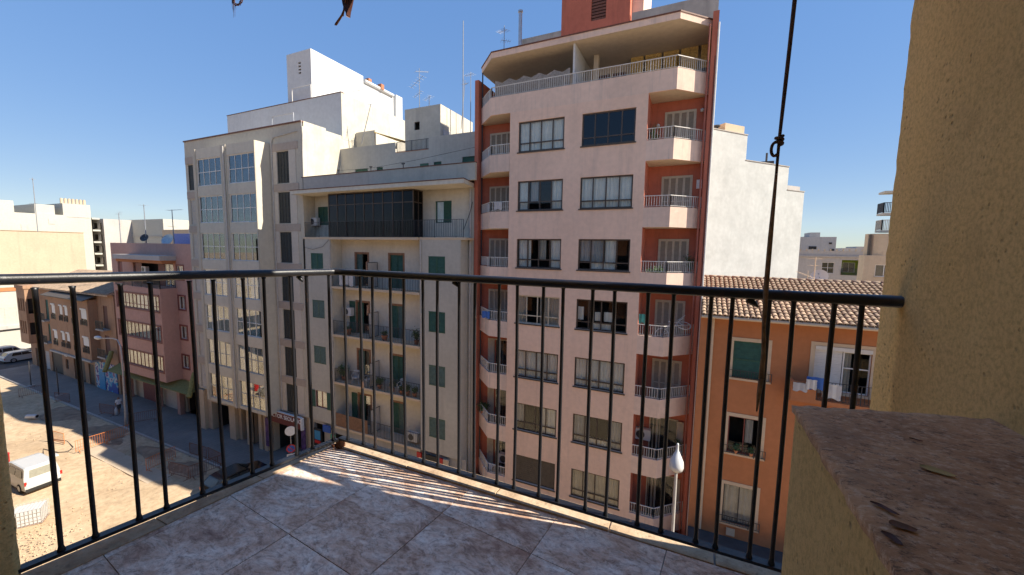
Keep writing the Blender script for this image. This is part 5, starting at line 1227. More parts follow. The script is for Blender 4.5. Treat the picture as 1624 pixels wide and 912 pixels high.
aerial((-20.28, 26, 27.62), 3.35, [(3.1, 60, 1.1, 7, 12, .28), (2.5, 165, 1.6, 6, -18, .35), (1.5, 170, .9, 5, -20, .25)], 'aerial with three crossed yagis on the left of the rooftop hut')
aerial((-19.35, 26, 27.62), 1.15, [(1.05, 160, .9, 5, -8, .3)], 'short aerial beside the reddish vent on the rooftop hut')
aerial((-17.2, 27.2, 26.4), 3.6, [(3.3, 100, .8, 5, 30, .25)], 'leaning dark aerial left of the tallest mast', lean=(.35, 0))
aerial((-16.6, 26.5, 25.0), 8.9, [], 'tallest thin radio mast, left of the pink block', r=.045)
aerial((-15.75, 26.2, 25.0), 5.0, [(4.85, 165, .9, 5, 4, .3)], 'straight aerial between the tallest mast and the pink block')
aerial((-11.9, 23.9, 27.8), 3.5, [(3.2, 150, 1.0, 6, 12, .3), (2.6, 40, .6, 5, 0, .3)], 'aerial on the left roof corner of the pink block')
aerial((-25.0, 24.6, 25.4), 3.0, [(2.9, 0, 1.0, 5, -6, .1)], 'slanting aerial leaning over the small rooftop hut', lean=(1.1, 0), r=.035)
aerial((-53.4, 22, 16.6), 4.6, [(4.5, 180, 1.4, 6, 4, .3)], 'aerial with a short boom, right of the tall far mast', r=.05)
aerial((-48.0, 22, 16.6), 3.9, [(3.85, 0, 2.6, 7, 0, .25), (2.2, 190, 1.0, 4, 5, .2)], 'broad T shaped aerial beside the cream bay block', r=.05)
aerial((-49.9, 40, 17.0), 8.2, [(8.0, 0, 1.6, 5, 0, .4)], 'faint aerial standing behind the broad T shaped one', r=.05)
aerial((-60.3, 22.5, 16.6), 3.9, [(3.8, 150, 1.2, 5, 20, .3)], 'aerial at the left end of the low pink block roof', r=.05)
aerial((-86, 23.1, 18.5), 7.6, [(7.4, 180, .8, 4, 0, .3), (4.0, 200, 1.4, 5, 0, .5)], 'tall thin aerial mast rising from the blank beige block', r=.06)
aerial((6.55, 29.2, 14.2), 2.7, [(2.6, 20, .5, 4, 0, .5), (2.2, 200, .4, 4, 0, .4)], 'pale drooping aerial above the clay tiled roof', r=.03, mat='trim_cream')
aerial((6.1, 28.6, 14.2), 1.9, [(1.6, 150, .9, 6, 20, .25)], 'pale fishbone aerial close to the white party wall', r=.02, mat='trim_cream')
def dish(base, h, R_, az, label, mat):
    t = thing('satellite_dish', label, 'dish', base); mb = MB(); mb.cyl((0, 0, 0), (0, 0, h), .03, 6); mb.obj('mast', 'antenna_metal', t, True)
    m2 = MB(); d = Vector((math.cos(rad(az)), math.sin(rad(az)), .45)).normalized(); a = d.orthogonal().normalized(); b = d.cross(a); c = Vector((0, 0, h)); K, n = 5, 16
    for k in range(K+1):
        r = R_*k/K
        for j in range(n): u = 2*math.pi*j/n; m2.v.append(tuple(c+(a*math.cos(u)+b*math.sin(u))*r+d*(.25*R_*(k/K)**2)))
    for k in range(K):
        for j in range(n): m2.f.append((k*n+j, k*n+(j+1) % n, (k+1)*n+(j+1) % n, (k+1)*n+j)); m2.m.append(0)
    m2.obj('reflector', mat, t, True, True)
    m3 = MB(); m3.cyl(c-b*R_*.8+d*.1, c+d*R_*1.1, .012, 5); m3.cyl(c+d*R_*1.05, c+d*R_*1.25, .04, 6); m3.obj('feed_arm', 'antenna_metal', t, True)
dish((-53.4, 21.9, 17.0), .65, .42, -60, 'dark satellite dish on the aerial mast of the low pink block', 'dark_metal')
dish((-49.0, 22, 16.7), .75, .62, -70, 'large grey satellite dish beside the lilac parapet', 'steel')
dish((6.9, 29.6, 14.4), 1.3, .45, -110, 'white satellite dish behind the clay tiled roof', 'white_plastic')

# ================================================================== THINGS ON THE BALCONIES OPPOSITE
def plant(loc, h, spread, n, label, pot=.16, kind='blade', seed=1, mat='leaf_green', potmat='terracotta'):
    t = thing('potted_plant', label, 'plant', loc); rnd = random.Random(seed); mb = MB(); mb.cyl((0, 0, 0), (0, 0, pot*1.5), pot*.7, 12, 0, pot); mb.cyl((0, 0, pot*1.5), (0, 0, pot*1.75), pot*1.1, 12); mb.obj('pot', potmat, t, True)
    m2 = MB()
    for k in range(n):
        a = rnd.uniform(0, 2*math.pi); ln = h*rnd.uniform(.55, 1); sp = spread*rnd.uniform(.3, 1); d = Vector((math.cos(a), math.sin(a), 0)); s = Vector((-d.y, d.x, 0)); w = .018 if kind == 'blade' else .045
        z0 = pot*1.6; P_ = [Vector((0, 0, z0))+d*sp*f**1.6+Vector((0, 0, ln*(f-.35*f*f*f*(sp/spread)))) for f in (0, .35, .7, 1)]
        if kind == 'blade':
            ws = (w*.6, w, w*.8, .002)
            for q in range(3): m2.poly([P_[q]-s*ws[q], P_[q]+s*ws[q], P_[q+1]+s*ws[q+1], P_[q+1]-s*ws[q+1]])
        else:
            m2.cyl(P_[0], P_[2], .006, 4)
            for q in range(5):
                c = P_[0].lerp(P_[3], rnd.uniform(.3, 1))+Vector([rnd.uniform(-.07, .07) for _ in range(3)]); v = Vector([rnd.uniform(-1, 1) for _ in range(3)]).normalized(); u_ = v.orthogonal().normalized()
                m2.poly([c-v*w, c+u_*w*.5, c+v*w, c-u_*w*.5])
    m2.obj('foliage', mat, t, True); return t
S_ = SILL
plant((-2.15, 20.55, S_[0]-.79), 1.9, .55, 60, 'spiky palm like plant on the top right balcony of the pink block', seed=2)
plant((-1.95, 20.4, S_[2]-.4), .55, .3, 40, 'bushy pale plant at the left of the third right balcony of the pink block', kind='leaf', seed=3)
plant((-1.65, 20.35, S_[2]-.4), .6, .3, 40, 'second bushy plant on the third right balcony of the pink block', kind='leaf', seed=4)
plant((-.2, 21.3, S_[2]-.2), 1.3, .35, 30, 'tall thin plant by the pilaster on the third right balcony of the pink block', kind='leaf', seed=5, pot=.12, potmat='white_plastic')
plant((-.25, 21.25, S_[5]-.15), .9, .35, 45, 'upright plant in a white pot on the sixth right balcony of the pink block', seed=6, potmat='white_plastic')
plant((-11.6, 21.05, S_[5]-.1), .7, .55, 90, 'leafy plant hanging over the sixth left balcony rail of the pink block', kind='leaf', seed=7)
plant((-23.0, 20.45, 7.3), 1.2, .5, 110, 'dense shrub at the left end of the middle grey balcony', kind='leaf', seed=8)
plant((-19.4, 20.3, 7.3), .8, .4, 80, 'bushy plant spilling over the rail in the middle of the third grey balcony', kind='leaf', seed=9)
for k, (x, h) in enumerate(((-18.2, .6), (-17.4, .5), (-16.9, .7), (-16.3, .55))):
    plant((x, 20.2, 7.29), h, .25, 45, ('first', 'second', 'third', 'fourth')[k]+' potted plant from the left at the right end of the third grey balcony', kind='leaf', seed=12+k, pot=.15)
plant((-16.2, 20.3, 10.81), 1.1, .4, 70, 'straggly plant at the right end of the second grey balcony', kind='leaf', seed=20)
plant((-22.3, 20.3, 10.81), .25, .25, 30, 'low terracotta bowl of plants at the left of the second grey balcony', kind='leaf', seed=21, pot=.24)
plant((-18.8, 20.2, 10.81), .45, .3, 40, 'small potted plant in front of the right door of the second grey balcony', kind='leaf', seed=22, pot=.2)
plant((2.15, 19.95, 7.98), .35, .15, 20, 'small potted plant on the middle window sill of the orange house', kind='leaf', seed=23, pot=.09)
plant((2.75, 19.95, 7.98), .3, .15, 20, 'second small potted plant on the middle window sill of the orange house', kind='leaf', seed=24, pot=.09)
def aircon(loc, label, rz=0):
    t = thing('air_conditioner', label, 'air conditioner', loc, rz); mb = MB(); mb.box(-.4, .4, -.32, -.02, 0, .58); mb.obj('casing', 'white_plastic', t, True)
    m2 = MB(); m2.cyl((-.1, -.335, .29), (-.1, -.322, .29), .22, 16); m2.obj('fan_grille', 'dark_metal', t, True)
    m3 = MB(); m3.box(-.3, -.25, -.3, 0, -.06, 0); m3.box(.25, .3, -.3, 0, -.06, 0); m3.obj('bracket', 'dark_metal', t, True)
aircon((-25.9, 20.9, 18.6), 'air conditioner on the left end of the glazed top floor terrace')
aircon((-22.7, 20.93, 12.1), 'air conditioner on the wall at the left of the second grey balcony')
aircon((-16.55, 20.5, 4.15), 'air conditioner standing on the lowest grey balcony at the right')
aircon((-50.2, 20.6, 14.2), 'air conditioner under the canopy of the low pink block terrace')
aircon((-10.15, 21.5, S_[6]+.05), 'air conditioner on the lowest left balcony of the pink block')
aircon((-2.05, 21.5, S_[5]+.35), 'air conditioner at the left of the sixth right balcony of the pink block')
def chair(loc, rz, label, group='white plastic balcony chairs'):
    t = thing('plastic_chair', label, 'chair', loc, rz, group); MB().box(-.22, .22, -.22, .22, .40, .44).obj('seat', 'white_plastic', t, True)
    for x in (-.2, .2):
        for y in (-.2, .2): m2 = MB(); m2.tube([(x, y, .41), (x*1.15, y*1.15, 0)], [.022, .018], 6); m2.obj('leg', 'white_plastic', t, True)
        m2 = MB(); m2.tube([(x*1.1, -.22, .42), (x*1.15, -.2, .66), (x*1.12, .2, .68)], .02, 6); m2.obj('armrest', 'white_plastic', t, True)
    m2 = MB()
    for k in range(5): x = -.18+.09*k; m2.box(x-.028, x+.028, .2+.0, .225, .44, .85)
    m2.tube([(-.22, .22, .8), (-.1, .23, .88), (.1, .23, .88), (.22, .22, .8)], .025, 6); m2.obj('backrest', 'white_plastic', t, True); return t
chair((-21.75, 20.4, 7.29), .6, 'left white plastic chair on the third grey balcony'); chair((-20.6, 20.45, 7.29), -.5, 'middle white plastic chair on the third grey balcony beside the divider'); chair((-17.6, 20.45, 7.29), .2, 'right white plastic chair on the third grey balcony among the pots')
def bicycle():
    t = thing('bicycle', 'white bicycle tipped up behind the fourth right balcony rail of the pink block', 'bicycle', (-.75, 20.75, S_[3]-.1))
    R_ = .31
    def wheel(c, ax, nm):
        a = ax.orthogonal().normalized(); b = ax.cross(a); m2 = MB(); m2.tube([Vector(c)+(a*math.cos(u)+b*math.sin(u))*R_ for u in [2*math.pi*k/24 for k in range(24)]], .022, 6, closed=True)
        w = m2.obj(nm, 'white_metal', t, True, True); m3 = MB()
        for k in range(12): u = 2*math.pi*k/12; m3.cyl(c, Vector(c)+(a*math.cos(u)+b*math.sin(u))*R_, .003, 3)
        m3.obj('spokes', 'steel', w, True)
    w1, w2 = Vector((.42, .1, .62)), Vector((-.55, -.15, .12)); wheel(w1, Vector((.15, -.45, 1)).normalized(), 'wheel'); wheel(w2, Vector((.1, -.9, .5)).normalized(), 'wheel')
    m2 = MB(); seat = Vector((-.18, 0, .72)); bb = Vector((-.12, -.05, .3)); hd = Vector((.12, .02, .78))
    for a, b in ((w2, bb), (bb, seat), (seat, hd), (hd, bb), (w2, seat), (hd, w1), (hd, hd+Vector((.25, .0, .22)))): m2.cyl(a, b, .018, 6)
    m2.obj('frame', 'white_metal', t, True); m3 = MB(); m3.tube([hd+Vector((.0, -.2, .12)), hd+Vector((.1, 0, .16)), hd+Vector((.32, .2, .33))], .014, 6); m3.obj('handlebar', 'white_metal', t, True)
    m4 = MB(); m4.hexa([(-.3, -.06, .74), (-.08, -.02, .74), (-.08, .02, .74), (-.3, .06, .74), (-.3, -.06, .79), (-.08, -.02, .78), (-.08, .02, .78), (-.3, .06, .79)]); m4.obj('saddle', 'white_plastic', t, True)
bicycle()
def cloth(loc, w, h, mat, label, rz=0, seed=0):
    rnd = random.Random(seed); mb = MB(); nx, nz = 10, 8
    for i in range(nx+1):
        for j in range(nz+1): mb.v.append((-w/2+w*i/nx+rnd.uniform(-.01, .01), .03*math.sin(i*1.3+seed)+rnd.uniform(-.01, .01), -h*j/nz*(1+.08*math.sin(i*.9))))
    for i in range(nx):
        for j in range(nz): a = i*(nz+1)+j; mb.f.append((a, a+1, a+nz+2, a+nz+1)); mb.m.append(0)
    o = mb.obj('laundry', mat, smooth=True); o.matrix_basis = Matrix.Translation(loc) @ Matrix.Rotation(rz, 4, 'Z'); tag(o, label, 'laundry')
cloth((4.2, 19.28, 11.82), .5, .35, 'curtain_grey', 'striped grey cloth hanging over the orange house balcony', seed=1)
cloth((4.75, 19.33, 12.12), .7, .5, 'blue_cloth', 'bright blue cloth bundled on the orange house balcony', seed=2)
cloth((4.55, 19.25, 12.02), .35, .4, 'white_plastic', 'white towel next to the blue cloth on the orange house balcony', seed=3)
cloth((5.25, 19.36, 11.9), .6, .6, 'white_plastic', 'white laundry on the rail at the right of the orange house balcony', seed=4)
cloth((-2.25, 20.35, S_[3]+1.0), .35, .45, 'teal_cloth', 'teal cloth hanging at the left of the fourth right balcony of the pink block', seed=5)
cloth((-22.0, 19.97, 15.2), 1.3, .8, 'curtain_grey', 'dark printed cloth on the first grey balcony rail', seed=6)
cloth((-10.9, 19.95, S_[3]+.5), .5, .4, 'blue_cloth', 'blue cloth on the fourth left balcony rail of the pink block', seed=7)
cloth((-10.2, 19.95, S_[1]+.5), .5, .4, 'curtain_grey', 'grey laundry on the second left balcony rail of the pink block', seed=8)
def wall_bits():
    o = MB().box(-.16, .08, 21.50, 21.548, S_[1]+.98, S_[1]+1.4).obj('wall_plaque', 'sign_white'); tag(o, 'small white and grey plaque on the red wall of the second right balcony', 'plaque')
    for (x, z, lab) in ((-2.05, S_[0]+1.0, 'globe lamp at the left of the top right balcony'), (-.1, S_[0]+1.5, 'globe lamp at the right of the top right balcony')):
        t = thing('wall_lamp', lab+' of the pink block', 'lamp', (x, 21.55, z)); mb = MB(); mb.cyl((0, 0, 0), (0, -.16, 0), .03, 6); mb.obj('arm', 'dark_metal', t, True)
        m2 = MB(); m2.tube([(0, -.2, -.09), (0, -.2, -.06), (0, -.2, 0), (0, -.2, .06), (0, -.2, .09)], [.01, .07, .09, .07, .01], 10); m2.obj('globe', 'white_plastic', t, True, True)
    t = thing('patio_table', 'white table on the lowest left balcony of the pink block', 'table', (-11.0, 20.75, S_[6]-.79)); MB().box(-.3, .3, -.3, .3, .70, .74).obj('table_top', 'white_plastic', t, True)
    for x in (-.25, .25):
        for y in (-.25, .25): MB().box(x-.02, x+.02, y-.02, y+.02, 0, .70).obj('leg', 'white_plastic', t, True)
    t = thing('clothes_line', 'drying lines strung over the middle block terrace', 'clothes line', (-22, 22, 21.2)); m2 = MB(); m2.tube([(-25.3, 22.5, 22.9), (-22, 22.5, 22.85), (-18, 22.5, 23.1), (-12.6, 22.5, 23.6)], .012, 4); m2.obj('line', 'dark_metal', t)
    for x in (-25.3, -22.0, -19.0): m2 = MB(); m2.cyl((x, 22.5, 21.2), (x, 22.5, 23.0), .03, 6); m2.cyl((x-.12, 22.5, 22.95), (x+.12, 22.5, 22.95), .05, 6); m2.obj('post', 'dark_metal', t)
wall_bits()

# ================================================================== STREET
def vehicle(name, label, loc, rz, L, W, H, prof, glass, paint, gmat='car_glass', cat='car', lamps=True):
    """prof: side outline (x along length, z) of the body; glass: list of (x0,x1,z0,z1) side windows. Front at +x"""
    t = thing(name, label, cat, loc, rz); mb = MB(); n = len(prof); hw = W/2
    def wz(z): return hw*(1 - .16*max(0, (z/H-.55))/.45) if z > .55*H else hw*(1-.03*(1-z/(.55*H)))
    lay = [(-1, 0), (-.93, 0), (0, 0), (.93, 0), (1, 0)]
    rows = []
    for s in (-1.0, -.9, -.5, .5, .9, 1.0):
        row = []
        for (x, z) in prof:
            inset = 1 - (.045 if abs(s) == 1 else 0); zc = H*.5
            row.append(len(mb.v)); mb.v.append((x*(1-.018*(abs(s) == 1)), s*wz(z), zc+(z-zc)*inset))
        rows.append(row)
    for a, b in zip(rows[:-1], rows[1:]):
        for k in range(n): mb.f.append((a[k], a[(k+1) % n], b[(k+1) % n], b[k])); mb.m.append(0)
    mb.f.append(tuple(rows[0])); mb.m.append(0); mb.f.append(tuple(rows[-1][::-1])); mb.m.append(0)
    mb.obj('body', paint, t, True)
    for g in glass:
        if g[0] == 'side':
            _, x0, x1, z0, z1, sl = g
            for s in (-1, 1):
                m2 = MB(); y0, y1 = s*(wz(z0)+.006), s*(wz(z1)+.006); m2.poly([(x0, y0, z0), (x1, y0, z0), (x1-sl[1], y1, z1), (x0+sl[0], y1, z1)]); m2.poly([(x0, y0-s*.02, z0), (x1, y0-s*.02, z0), (x1-sl[1], y1-s*.02, z1), (x0+sl[0], y1-s*.02, z1)]); m2.obj('side_window', gmat if g[0] == 'side' and paint != 'van_white' else 'car_glass', t, True)
        else:
            _, (xa, za), (xb, zb), k = g; nx, nz = (zb-za), -(xb-xa); l = math.hypot(nx, nz); o_ = Vector((nx/l, 0, nz/l))*.012*(k[1])
            m2 = MB(); ya, yb = wz(za)*k[0], wz(zb)*k[0]*.97; m2.poly([Vector((xa, -ya, za))+o_, Vector((xa, ya, za))+o_, Vector((xb, yb, zb))+o_, Vector((xb, -yb, zb))+o_]); m2.obj('rear_window' if xa < 0 else 'windscreen', gmat, t, True)
    r = .31
    for x in (-L*.29, L*.31):
        for s in (-1, 1):
            m2 = MB(); m2.cyl((x, s*(hw-.2), r), (x, s*(hw+.01), r), r, 20); w = m2.obj('wheel', 'tyre', t, True); m3 = MB(); m3.cyl((x, s*(hw+.008), r), (x, s*(hw+.02), r), r*.62, 14); m3.obj('rim', 'steel', w, True)
    for s in (-1, 1):
        m2 = MB(); xb = prof[0][0]; m2.box(-L/2-.012, -L/2+.05, s*hw*.97-.09, s*hw*.97+.02 if s < 0 else s*hw*.97+.02, H*.38, H*.52); m2.obj('tail_light', 'tail_red', t, True)
    m2 = MB(); m2.box(-L/2-.05, -L/2+.1, -hw*.96, hw*.96, H*.12, H*.24); m2.box(-L/2-.055, -L/2-.045, -.0, .0, .0, .0); m2.obj('rear_bumper', 'black_plastic' if paint == 'van_white' else paint, t, True)
    m2 = MB(); m2.box(-L/2-.03, -L/2-.005, -.27, .27, H*.30, H*.30+.11); m2.obj('number_plate', 'sign_white', t, True)
    for s in (-1, 1):
        m2 = MB(); m2.box(L*.2, L*.2+.12, s*(hw+.0), s*(hw+.16), H*.55, H*.55+.15); m2.obj('wing_mirror', 'black_plastic', t, True)
    return t
vp = [(-2.2, .28), (-2.22, .75), (-2.14, 1.1), (-1.98, 1.70), (-1.85, 1.80), (.1, 1.82), (.55, 1.74), (1.15, 1.12), (1.95, .92), (2.2, .7), (2.22, .3), (1.7, .22), (-1.7, .22)]
van = vehicle('white_van', 'white panel van parked on the sandy roadworks', (-42.3, 9.8, -.03), rad(180+2), 4.4, 1.72, 1.82, vp, [('side', -1.75, -.75, 1.12, 1.62, (.1, .05)), ('side', -.68, .25, 1.12, 1.6, (.0, .05)), ('side', .3, .95, 1.12, 1.56, (0, .4)), ('rear', (-2.125, 1.12), (-2.0, 1.62), (.72, -1)), ('front', (.62, 1.66), (1.1, 1.16), (.85, -1))], 'van_white', 'van_rear_glass', 'van')
bp_ = [(-2.0, .3), (-2.02, .75), (-1.9, .98), (-1.45, 1.38), (-1.1, 1.45), (.15, 1.45), (.9, 1.0), (1.75, .85), (1.98, .6), (2.0, .3), (1.5, .2), (-1.6, .2)]
vehicle('black_hatchback', 'black hatchback in the shade below the balcony edge', (-28.55, 16.0, .0), rad(86), 4.0, 1.74, 1.45, bp_, [('side', -1.3, -.35, .95, 1.34, (.2, .0)), ('side', -.3, .75, .95, 1.34, (0, .5)), ('rear', (-1.86, 1.02), (-1.5, 1.36), (.8, -1)), ('front', (.28, 1.38), (.88, 1.02), (.85, -1))], 'car_black')
vehicle('white_far_car', 'white car parked at the far corner, nearest the brown house', (-87.3, 20.8, .04), rad(95), 4.0, 1.7, 1.45, bp_, [('side', -1.3, -.35, .95, 1.34, (.2, .0)), ('side', -.3, .75, .95, 1.34, (0, .5)), ('rear', (-1.86, 1.02), (-1.5, 1.36), (.8, -1)), ('front', (.28, 1.38), (.88, 1.02), (.85, -1))], 'van_white', 'car_glass')
vehicle('white_far_van', 'taller white car parked behind the far corner car at the left edge', (-90.5, 20.2, .04), rad(95), 4.2, 1.72, 1.75, vp, [('side', -1.75, -.75, 1.12, 1.62, (.1, .05)), ('side', -.68, .25, 1.12, 1.6, (.0, .05)), ('side', .3, .95, 1.12, 1.56, (0, .4)), ('rear', (-2.125, 1.12), (-2.0, 1.62), (.72, -1)), ('front', (.62, 1.66), (1.1, 1.16), (.85, -1))], 'van_white', 'car_glass')
def lamp_posts():
    t = thing('street_lamp', 'street lamp with a white cobra head in front of the low pink block', 'street lamp', (-47.5, 17.05, .05)); mb = MB()
    mb.tube([(0, 0, 0), (.05, 0, 1.0), (.3, 0, 6.6), (.2, 0, 7.6), (-.3, 0, 8.15), (-1.2, 0, 8.2), (-3.6, 0, 7.95)], [.11, .09, .06, .055, .05, .045, .04], 10); mb.obj('pole', 'pipe_grey', t, True, True); m2 = MB()
    m2.tube([(-3.5, 0, 7.95), (-3.7, 0, 7.96), (-4.2, 0, 7.93), (-4.6, 0, 7.9), (-4.75, 0, 7.88)], [.05, .14, .2, .16, .04], 12); m2.obj('lamp_head', 'white_plastic', t, True, True)
    t = thing('street_lamp', 'street lamp with a teardrop white head in front of the pink block', 'street lamp', (-.23, 16.2, .05)); mb = MB()
    mb.tube([(0, 0, 0), (0, 0, 1), (0, 0, 8.2), (0, .0, 8.55)], [.11, .08, .055, .05], 12); mb.obj('pole', 'pipe_grey', t, True, True); m2 = MB()
    m2.tube([(0, -.12, 8.42), (0, -.10, 8.50), (0, -.04, 8.62), (0, .03, 8.84), (0, .09, 9.1), (0, .12, 9.22), (0, .14, 9.42), (0, .14, 9.5)], [.05, .22, .27, .25, .12, .055, .045, .04], 16); m2.obj('lamp_head', 'white_plastic', t, True, True)
lamp_posts()
def barrier(mat, L=2.0, H=1.05):
    t = thing('road_barrier', 'x', 'barrier', (0, 0, 0), 0, 'road works barriers'); mb = MB()
    mb.tube([(-L/2, 0, .12), (-L/2, 0, H), (L/2, 0, H), (L/2, 0, .12)], .022, 6); mb.cyl((-L/2, 0, .2), (L/2, 0, .2), .018, 6); mb.obj('frame', mat, t, True)
    m2 = MB()
    for k in range(1, 14): x = -L/2+L*k/14; m2.cyl((x, 0, .2), (x, 0, H), .011, 5)
    m2.obj('bars', mat, t, True)
    for x in (-L*.4, L*.4): m3 = MB(); m3.cyl((x, -.25, .02), (x, .25, .02), .018, 5); m3.cyl((x, 0, .02), (x, 0, .2), .018, 5); m3.obj('foot', mat, t, True)
    return t
b0 = barrier('barrier_orange'); b1 = barrier('rusty_bar')
lst = [((-44.75, 13.9, 0), 88, 0, 'sunlit orange barrier at the shadow edge, nearer half of its row'), ((-44.8, 15.6, 0), 92, 0, 'orange barrier continuing the sunlit row into the shade'), ((-48.4, 12.9, 0), 8, 0, 'orange barrier standing alone on the sunlit sand'), ((-36.6, 15.0, .0), 100, 0, 'orange barrier at the left end of the shaded trench'), ((-35.4, 16.9, 0), 5, 1, 'rusty barrier along the back of the shaded trench, left one'), ((-33.3, 17.0, 0), -3, 1, 'rusty barrier along the back of the shaded trench, right one'), ((-32.3, 15.9, .0), 82, 1, 'rusty barrier at the right end of the shaded trench'), ((-33.5, 14.7, 0), 8, 1, 'rusty barrier along the front of the shaded trench'), ((-52.2, 17.4, .05), 10, 1, 'dark barrier on the pavement beside the walking person'), ((-47.0, 18.1, .05), 60, 1, 'dark barrier tipped on the pavement below the strip windows'), ((-60.5, 16.8, .0), 15, 1, 'dark barrier far off by the painted shopfront'), ((-66.0, 16.2, .0), 80, 1, 'dark barrier farthest off in front of the brown terrace')]
f0 = f1 = False
for loc, az, k, lab in lst:
    src = b0 if k == 0 else b1
    if (k == 0 and not f0) or (k == 1 and not f1):
        src.matrix_basis = Matrix.Translation(loc) @ Matrix.Rotation(rad(az), 4, 'Z'); src['label'] = lab
        if k == 0: f0 = True
        else: f1 = True
    else: dup(src, loc, rad(az), lab)
def cage():
    t = thing('wire_cage', 'white wrapped wire cage standing on the sand below the van', 'cage', (-35.9, 8.15, .02), rad(58)); MB().box(-.62, .62, -.5, .5, .14, .98).obj('liner', 'white_plastic', t, True); m2 = MB()
    for k in range(9): x = -.66+1.32*k/8; m2.tube([(x, -.54, .1), (x, -.54, 1.04), (x, .54, 1.04), (x, .54, .1)], .012, 5)
    for k in range(5):
        z = .1+.94*k/4; m2.tube([(-.66, -.54, z), (.66, -.54, z), (.66, .54, z), (-.66, .54, z)], .012, 5, closed=True)
    for k in range(6): y = -.54+1.08*k/5; m2.tube([(-.66, y, .1), (-.66, y, 1.04)], .012, 5); m2.tube([(.66, y, .1), (.66, y, 1.04)], .012, 5)
    m2.obj('wire_frame', 'pipe_grey', t, True); MB().box(-.64, .64, -.52, .52, 0, .12).obj('pallet', 'wood_slat', t, True)
cage()
def sign_post():
    t = thing('no_parking_sign', 'round red and blue no parking sign with a white plate on its post', 'sign', (-26.1, 18.3, .05)); rz = Matrix.Rotation(rad(-30), 4, 'Z')
    mb = MB(); mb.cyl((0, .03, 0), (0, .03, 3.7), .03, 8); mb.obj('post', 'pipe_grey', t, True)
    m2 = MB(); m2.cyl((0, 0, 2.25), (0, -.02, 2.25), .32, 24); a = m2.obj('disc', 'sign_bright_red', t, True); m3 = MB(); m3.cyl((0, -.021, 2.25), (0, -.026, 2.25), .24, 24); m3.obj('blue_field', 'sign_blue', a, True)
    m4 = MB(); m4.hexa([(-.19, -.032, 2.40), (-.15, -.032, 2.44), (-.15, -.027, 2.44), (-.19, -.027, 2.40), (.15, -.032, 2.06), (.19, -.032, 2.10), (.19, -.027, 2.10), (.15, -.027, 2.06)]); m4.obj('red_bar', 'sign_bright_red', a, True)
    MB().box(-.3, .3, -.015, .0, 1.45, 1.85).obj('plate', 'sign_white', t, True)
    m5 = MB()
    for z in (1.74, 1.66, 1.58): m5.box(-.22, .22, -.02, -.0155, z-.02, z+.015)
    m5.obj('plate_lettering', 'dark_metal', t, True)
    m6 = MB(); m6.cyl((0, -.02, 3.6), (0, -.06, 3.6), .36, 24); m6.obj('round_mirror', 'sign_white', t, True)
    t.matrix_basis = Matrix.Translation((-26.1, 18.3, .05)) @ Matrix.Rotation(rad(48), 4, 'Z')
sign_post()
def person():
    me = bpy.data.meshes.new('person')
    V = [(0,0,.95),(0,.0,1.15),(0,.01,1.38),(0,.0,1.50),(0,-.01,1.58),(0,-.01,1.68),(.11,0,.90),(.12,.10,.50),(.12,.22,.10),(.12,.10,.04),(-.11,0,.90),(-.12,-.12,.50),(-.12,-.10,.09),(-.12,-.22,.04),(.19,0,1.42),(.26,.05,1.14),(.27,-.05,.90),(.27,-.08,.80),(-.19,0,1.42),(-.26,.02,1.14),(-.28,-.04,.88),(-.28,-.06,.78)]
    E = [(0,1),(1,2),(2,3),(3,4),(4,5),(0,6),(6,7),(7,8),(8,9),(0,10),(10,11),(11,12),(12,13),(2,14),(14,15),(15,16),(16,17),(2,18),(18,19),(19,20),(20,21)]
    Rr = [.15,.14,.15,.06,.10,.095,.10,.07,.045,.04,.10,.07,.045,.04,.07,.045,.035,.035,.07,.045,.035,.035]
    me.from_pydata(V, E, []); o = bpy.data.objects.new('tmp', me); COL.objects.link(o); m = o.modifiers.new('s', 'SKIN')
    sv = me.skin_vertices[0].data
    for i, r in enumerate(Rr): sv[i].radius = (r, r*.85)
    sv[0].use_root = True; s2 = o.modifiers.new('d', 'SUBSURF'); s2.levels = 2; s2.render_levels = 2
    dg = bpy.context.evaluated_depsgraph_get(); m2 = bpy.data.meshes.new_from_object(o.evaluated_get(dg)); bpy.data.objects.remove(o)
    m2.materials.clear()
    for k in ('skin', 'sign_white', 'dark_metal', 'black_plastic'): m2.materials.append(M(k))
    for p in m2.polygons:
        z = p.center.z; x = abs(p.center.x); p.use_smooth = True
        p.material_index = 3 if z > 1.66 or (z > 1.58 and p.center.y > .02) else 0 if z > 1.47 or (x > .2 and z < 1.18) else 1 if z > .97 else 2 if z > .5 else 3 if z < .08 else 0
    o = bpy.data.objects.new('person', m2); COL.objects.link(o); o.matrix_basis = Matrix.Translation((-51.6, 18.1, .05)) @ Matrix.Rotation(rad(100), 4, 'Z'); tag(o, 'person in a white top and dark shorts walking along the shaded pavement', 'person')
    t = thing('white_bag', 'pale white bag held low beside the walking person', 'bag', (-51.3, 17.75, .05)); m3 = MB(); m3.tube([(0, 0, .02), (0, 0, .2), (.03, 0, .55), (.03, 0, .75), (.04, .03, .84)], [.13, .17, .13, .05, .02], 9); m3.obj('bag', 'white_plastic', t, True, True)
person()
